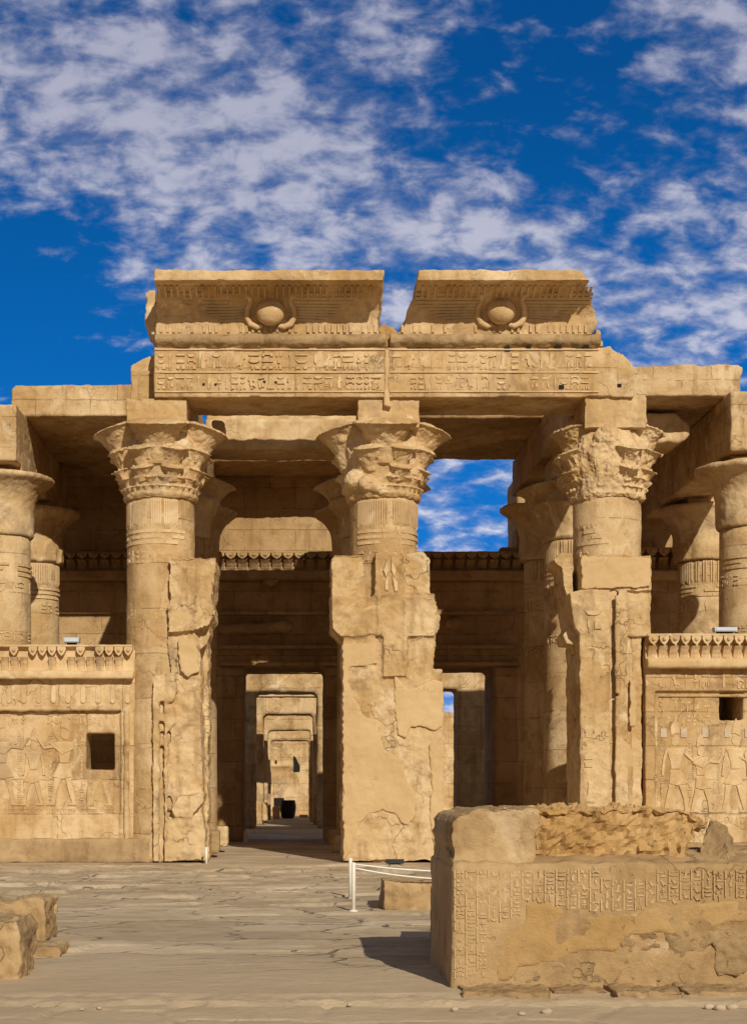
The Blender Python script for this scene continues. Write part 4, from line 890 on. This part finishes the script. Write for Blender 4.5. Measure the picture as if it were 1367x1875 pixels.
# orange mortar and worn ledges below the text
mo = MB()
mo.ppoly([(905,1798),(905,1700),(958,1692),(962,1656),(985,1652),(1012,1658),(1050,1674),(1160,1678),(1200,1661),(1262,1654),(1330,1650),(1560,1656),(1560,1690),(1330,1690),(1290,1706),(1150,1712),(1130,1740),(1060,1742),(1010,1765),(950,1770),(930,1798)], Yf-.006, Yf+.2, .08, .010, 5)
mo.build('mortar_fill', 'frontpl', p, .025, ((.4,.05),(.1,.012)))
wl = MB()
wl.ppoly([(1135,1708),(1300,1702),(1302,1722),(1290,1740),(1140,1744)], Yf-.014, Yf+.2, .05, .012, 1)
wl.ppoly([(1060,1752),(1140,1744),(1295,1742),(1300,1790),(1060,1798)], Yf-.002, Yf+.2, .05, .014, 2)
wl.ppoly([(925,1765),(1010,1756),(1050,1768),(1055,1800),(925,1802)], Yf-.006, Yf+.2, .05, .014, 4)
wl.ppoly([(1302,1705),(1340,1700),(1372,1716),(1420,1730),(1420,1770),(1310,1790)], Yf-.02, Yf+.2, .05, .014, 3)
wl.build('weathered_ledges', 'frontdk', p, .016, ((.22,.06),('h',.1,.04),(.05,.015)))
ft = random.Random(12); u = X(836, Yf)
while u < XR:                                              # broken footing stones under the carved course
    w = ft.uniform(.35, 1.1); d = ft.uniform(.34, .56); h = ft.uniform(.0, .04); mb = MB()
    mb.box(u, u + w - .012, Yf - d, Yf + .2, -.16, h); mb.build('footing_stone', 'grey', p, .018, ((.35,.07),('h',.18,.06),(.06,.02))); u += w
# upper course
Yu = Yf + .42
p2 = thing('upper_course', 'upper course of the stump, half smooth and half roughly hacked', 'stone block', (X(1050,Yu), Yu+.6, zt))
mb = MB(); mb.ppoly([(824,1588),(828,1560),(822,1530),(826,1505),(836,1492),(858,1484),(876,1479),(905,1480),(985,1477),(990,1500),(982,1530),(988,1550),(980,1588)], Yu-.34, Yu+1.3, .08, .016, 1)
mb.build('smooth_half', 'front', p2, .018, ((.6,.03),('h',.42,.04),('h',.12,.025),(.06,.015)))
mb = MB(); mb.ppoly([(960,1588),(975,1480),(1060,1475),(1200,1474),(1250,1478),(1285,1496),(1292,1512),(1278,1530),(1256,1560),(1250,1588)], Yu-.22, Yu+1.2, .08, .012, 2)
mb.build('hacked_half', 'rubble', p2, .030, ((.3,.06),('h',.20,.15),('h',.09,.08)), facet=True)
mb = MB(); xa, xb = X(829, Yf), XR; pr = [(Yf+.012, zt-.06), (Yf+.012, zt+.012), (Yu-.30, zt+.035), (Yu-.05, zt+.10), (Yu+.3, zt+.12), (Yu+.3, zt-.06)]; kk = 30
mb.add([(xa+(xb-xa)*i/kk, a, b + (random.uniform(-.012, .012) if b > zt else 0)) for i in range(kk+1) for a, b in pr], [(i*6+j, i*6+(j+1)%6, (i+1)*6+(j+1)%6, (i+1)*6+j) for i in range(kk) for j in range(6)] + [tuple(range(6)), tuple(range(kk*6+5, kk*6-1, -1))])
mb.build('bedding_ledge', 'front', p2, .022, ((.3,.04),(.08,.02)))
q = MB(); q.add([(X(1268,Yu-.2),Yu-.2,zt-.02),(X(1330,Yu-.35),Yu-.35,zt-.02),(X(1372,Yu-.2),Yu-.2,zt-.02),(X(1360,Yu+.3),Yu+.4,zt-.02),(X(1290,Yu+.3),Yu+.4,zt-.02),(X(1297,Yu),Yu-.05,Z(1497,Yu)),(X(1328,Yu),Yu-.12,Z(1510,Yu)),(X(1352,Yu),Yu,Z(1546,Yu))],
      [(0,1,2,3,4),(0,5,6,1),(1,6,7,2),(2,7,3),(3,7,6,5,4),(4,5,0)]); block('boulder', 'pointed pale boulder standing on the right of the stump', 'boulder', q, 'grey', .032, ((.25,.08),('h',.14,.05)), facet=True)
q = MB(); q.ppoly([(1325,1584),(1330,1556),(1420,1552),(1500,1560),(1500,1584)], Yu-.1, Yu+.5, .08, .012, 4); block('stone_block', 'flat brown stone at the right edge beside the pointed boulder', 'stone block', q, 'front', .025)

# foreground left: fallen blocks
Yl = EYE*F/(1792-CY) - D
q = MB(); q.prism([(X(-150,Yl), -.1), (X(36,Yl), -.1), (X(39,Yl), Z(1710,Yl)), (X(30,Yl), Z(1684,Yl)), (X(0,Yl), Z(1684,Yl)), (X(-150,Yl), Z(1690,Yl))], Yl+.05, Yl+.85)
block('fallen_block', 'nearest fallen block at the left edge with pitted face', 'stone block', q, 'front', .02, ((.3,.08),('h',.2,.07),(.08,.025)), 'fallen blocks at the left edge')
Yl2 = EYE*F/(1728-CY) - D
q = MB(); q.prism([(X(-120,Yl2), -.1), (X(80,Yl2), -.1), (X(86,Yl2), Z(1700,Yl2)), (X(84,Yl2), Z(1650,Yl2)), (X(74,Yl2), Z(1645,Yl2)), (X(36,Yl2), Z(1645,Yl2)), (X(32,Yl2), Z(1652,Yl2)), (X(-120,Yl2), Z(1650,Yl2))], Yl2, Yl2+.8)
block('fallen_block', 'taller fallen block behind the nearest one at the left edge', 'stone block', q, 'front', .02, ((.3,.09),('h',.2,.07),(.08,.025)), 'fallen blocks at the left edge')
Ys = EYE*F/(1748-CY) - D
q = MB(); q.prism([(X(20,Ys), -.08), (X(104,Ys), -.08), (X(115,Ys), .02), (X(112,Ys), .085), (X(60,Ys), .09), (X(30,Ys), .07)], Ys-.1, Ys+.5); block('stone_slab', 'low broken slab at the foot of the left fallen blocks', 'stone block', q, 'front', .02, ((.2,.06),(.07,.03)))
# loose pebbles
rn = random.Random(2)
for k, (px, py, r) in enumerate(((818,1829,.028),(832,1838,.02),(1000,1842,.03),(1298,1834,.022),(1318,1836,.028),(1339,1834,.03),(150,1838,.012),(182,1836,.01),(955,1846,.02),(440,1826,.012),(640,1830,.014))):
    Yp = EYE*F/(py-CY) - D; q = MB(); q.ball((X(px,Yp), Yp, -.04), (r*1.5, r, r*.9), 12, 8)
    o = q.build('pebble', 'pebble', None, None, ((.06,.03),), True, loc=(X(px,Yp), Yp, -.04)); tag(o, 'pale loose pebble lying on the front paving', 'pebble', 'loose pebbles on the front paving')
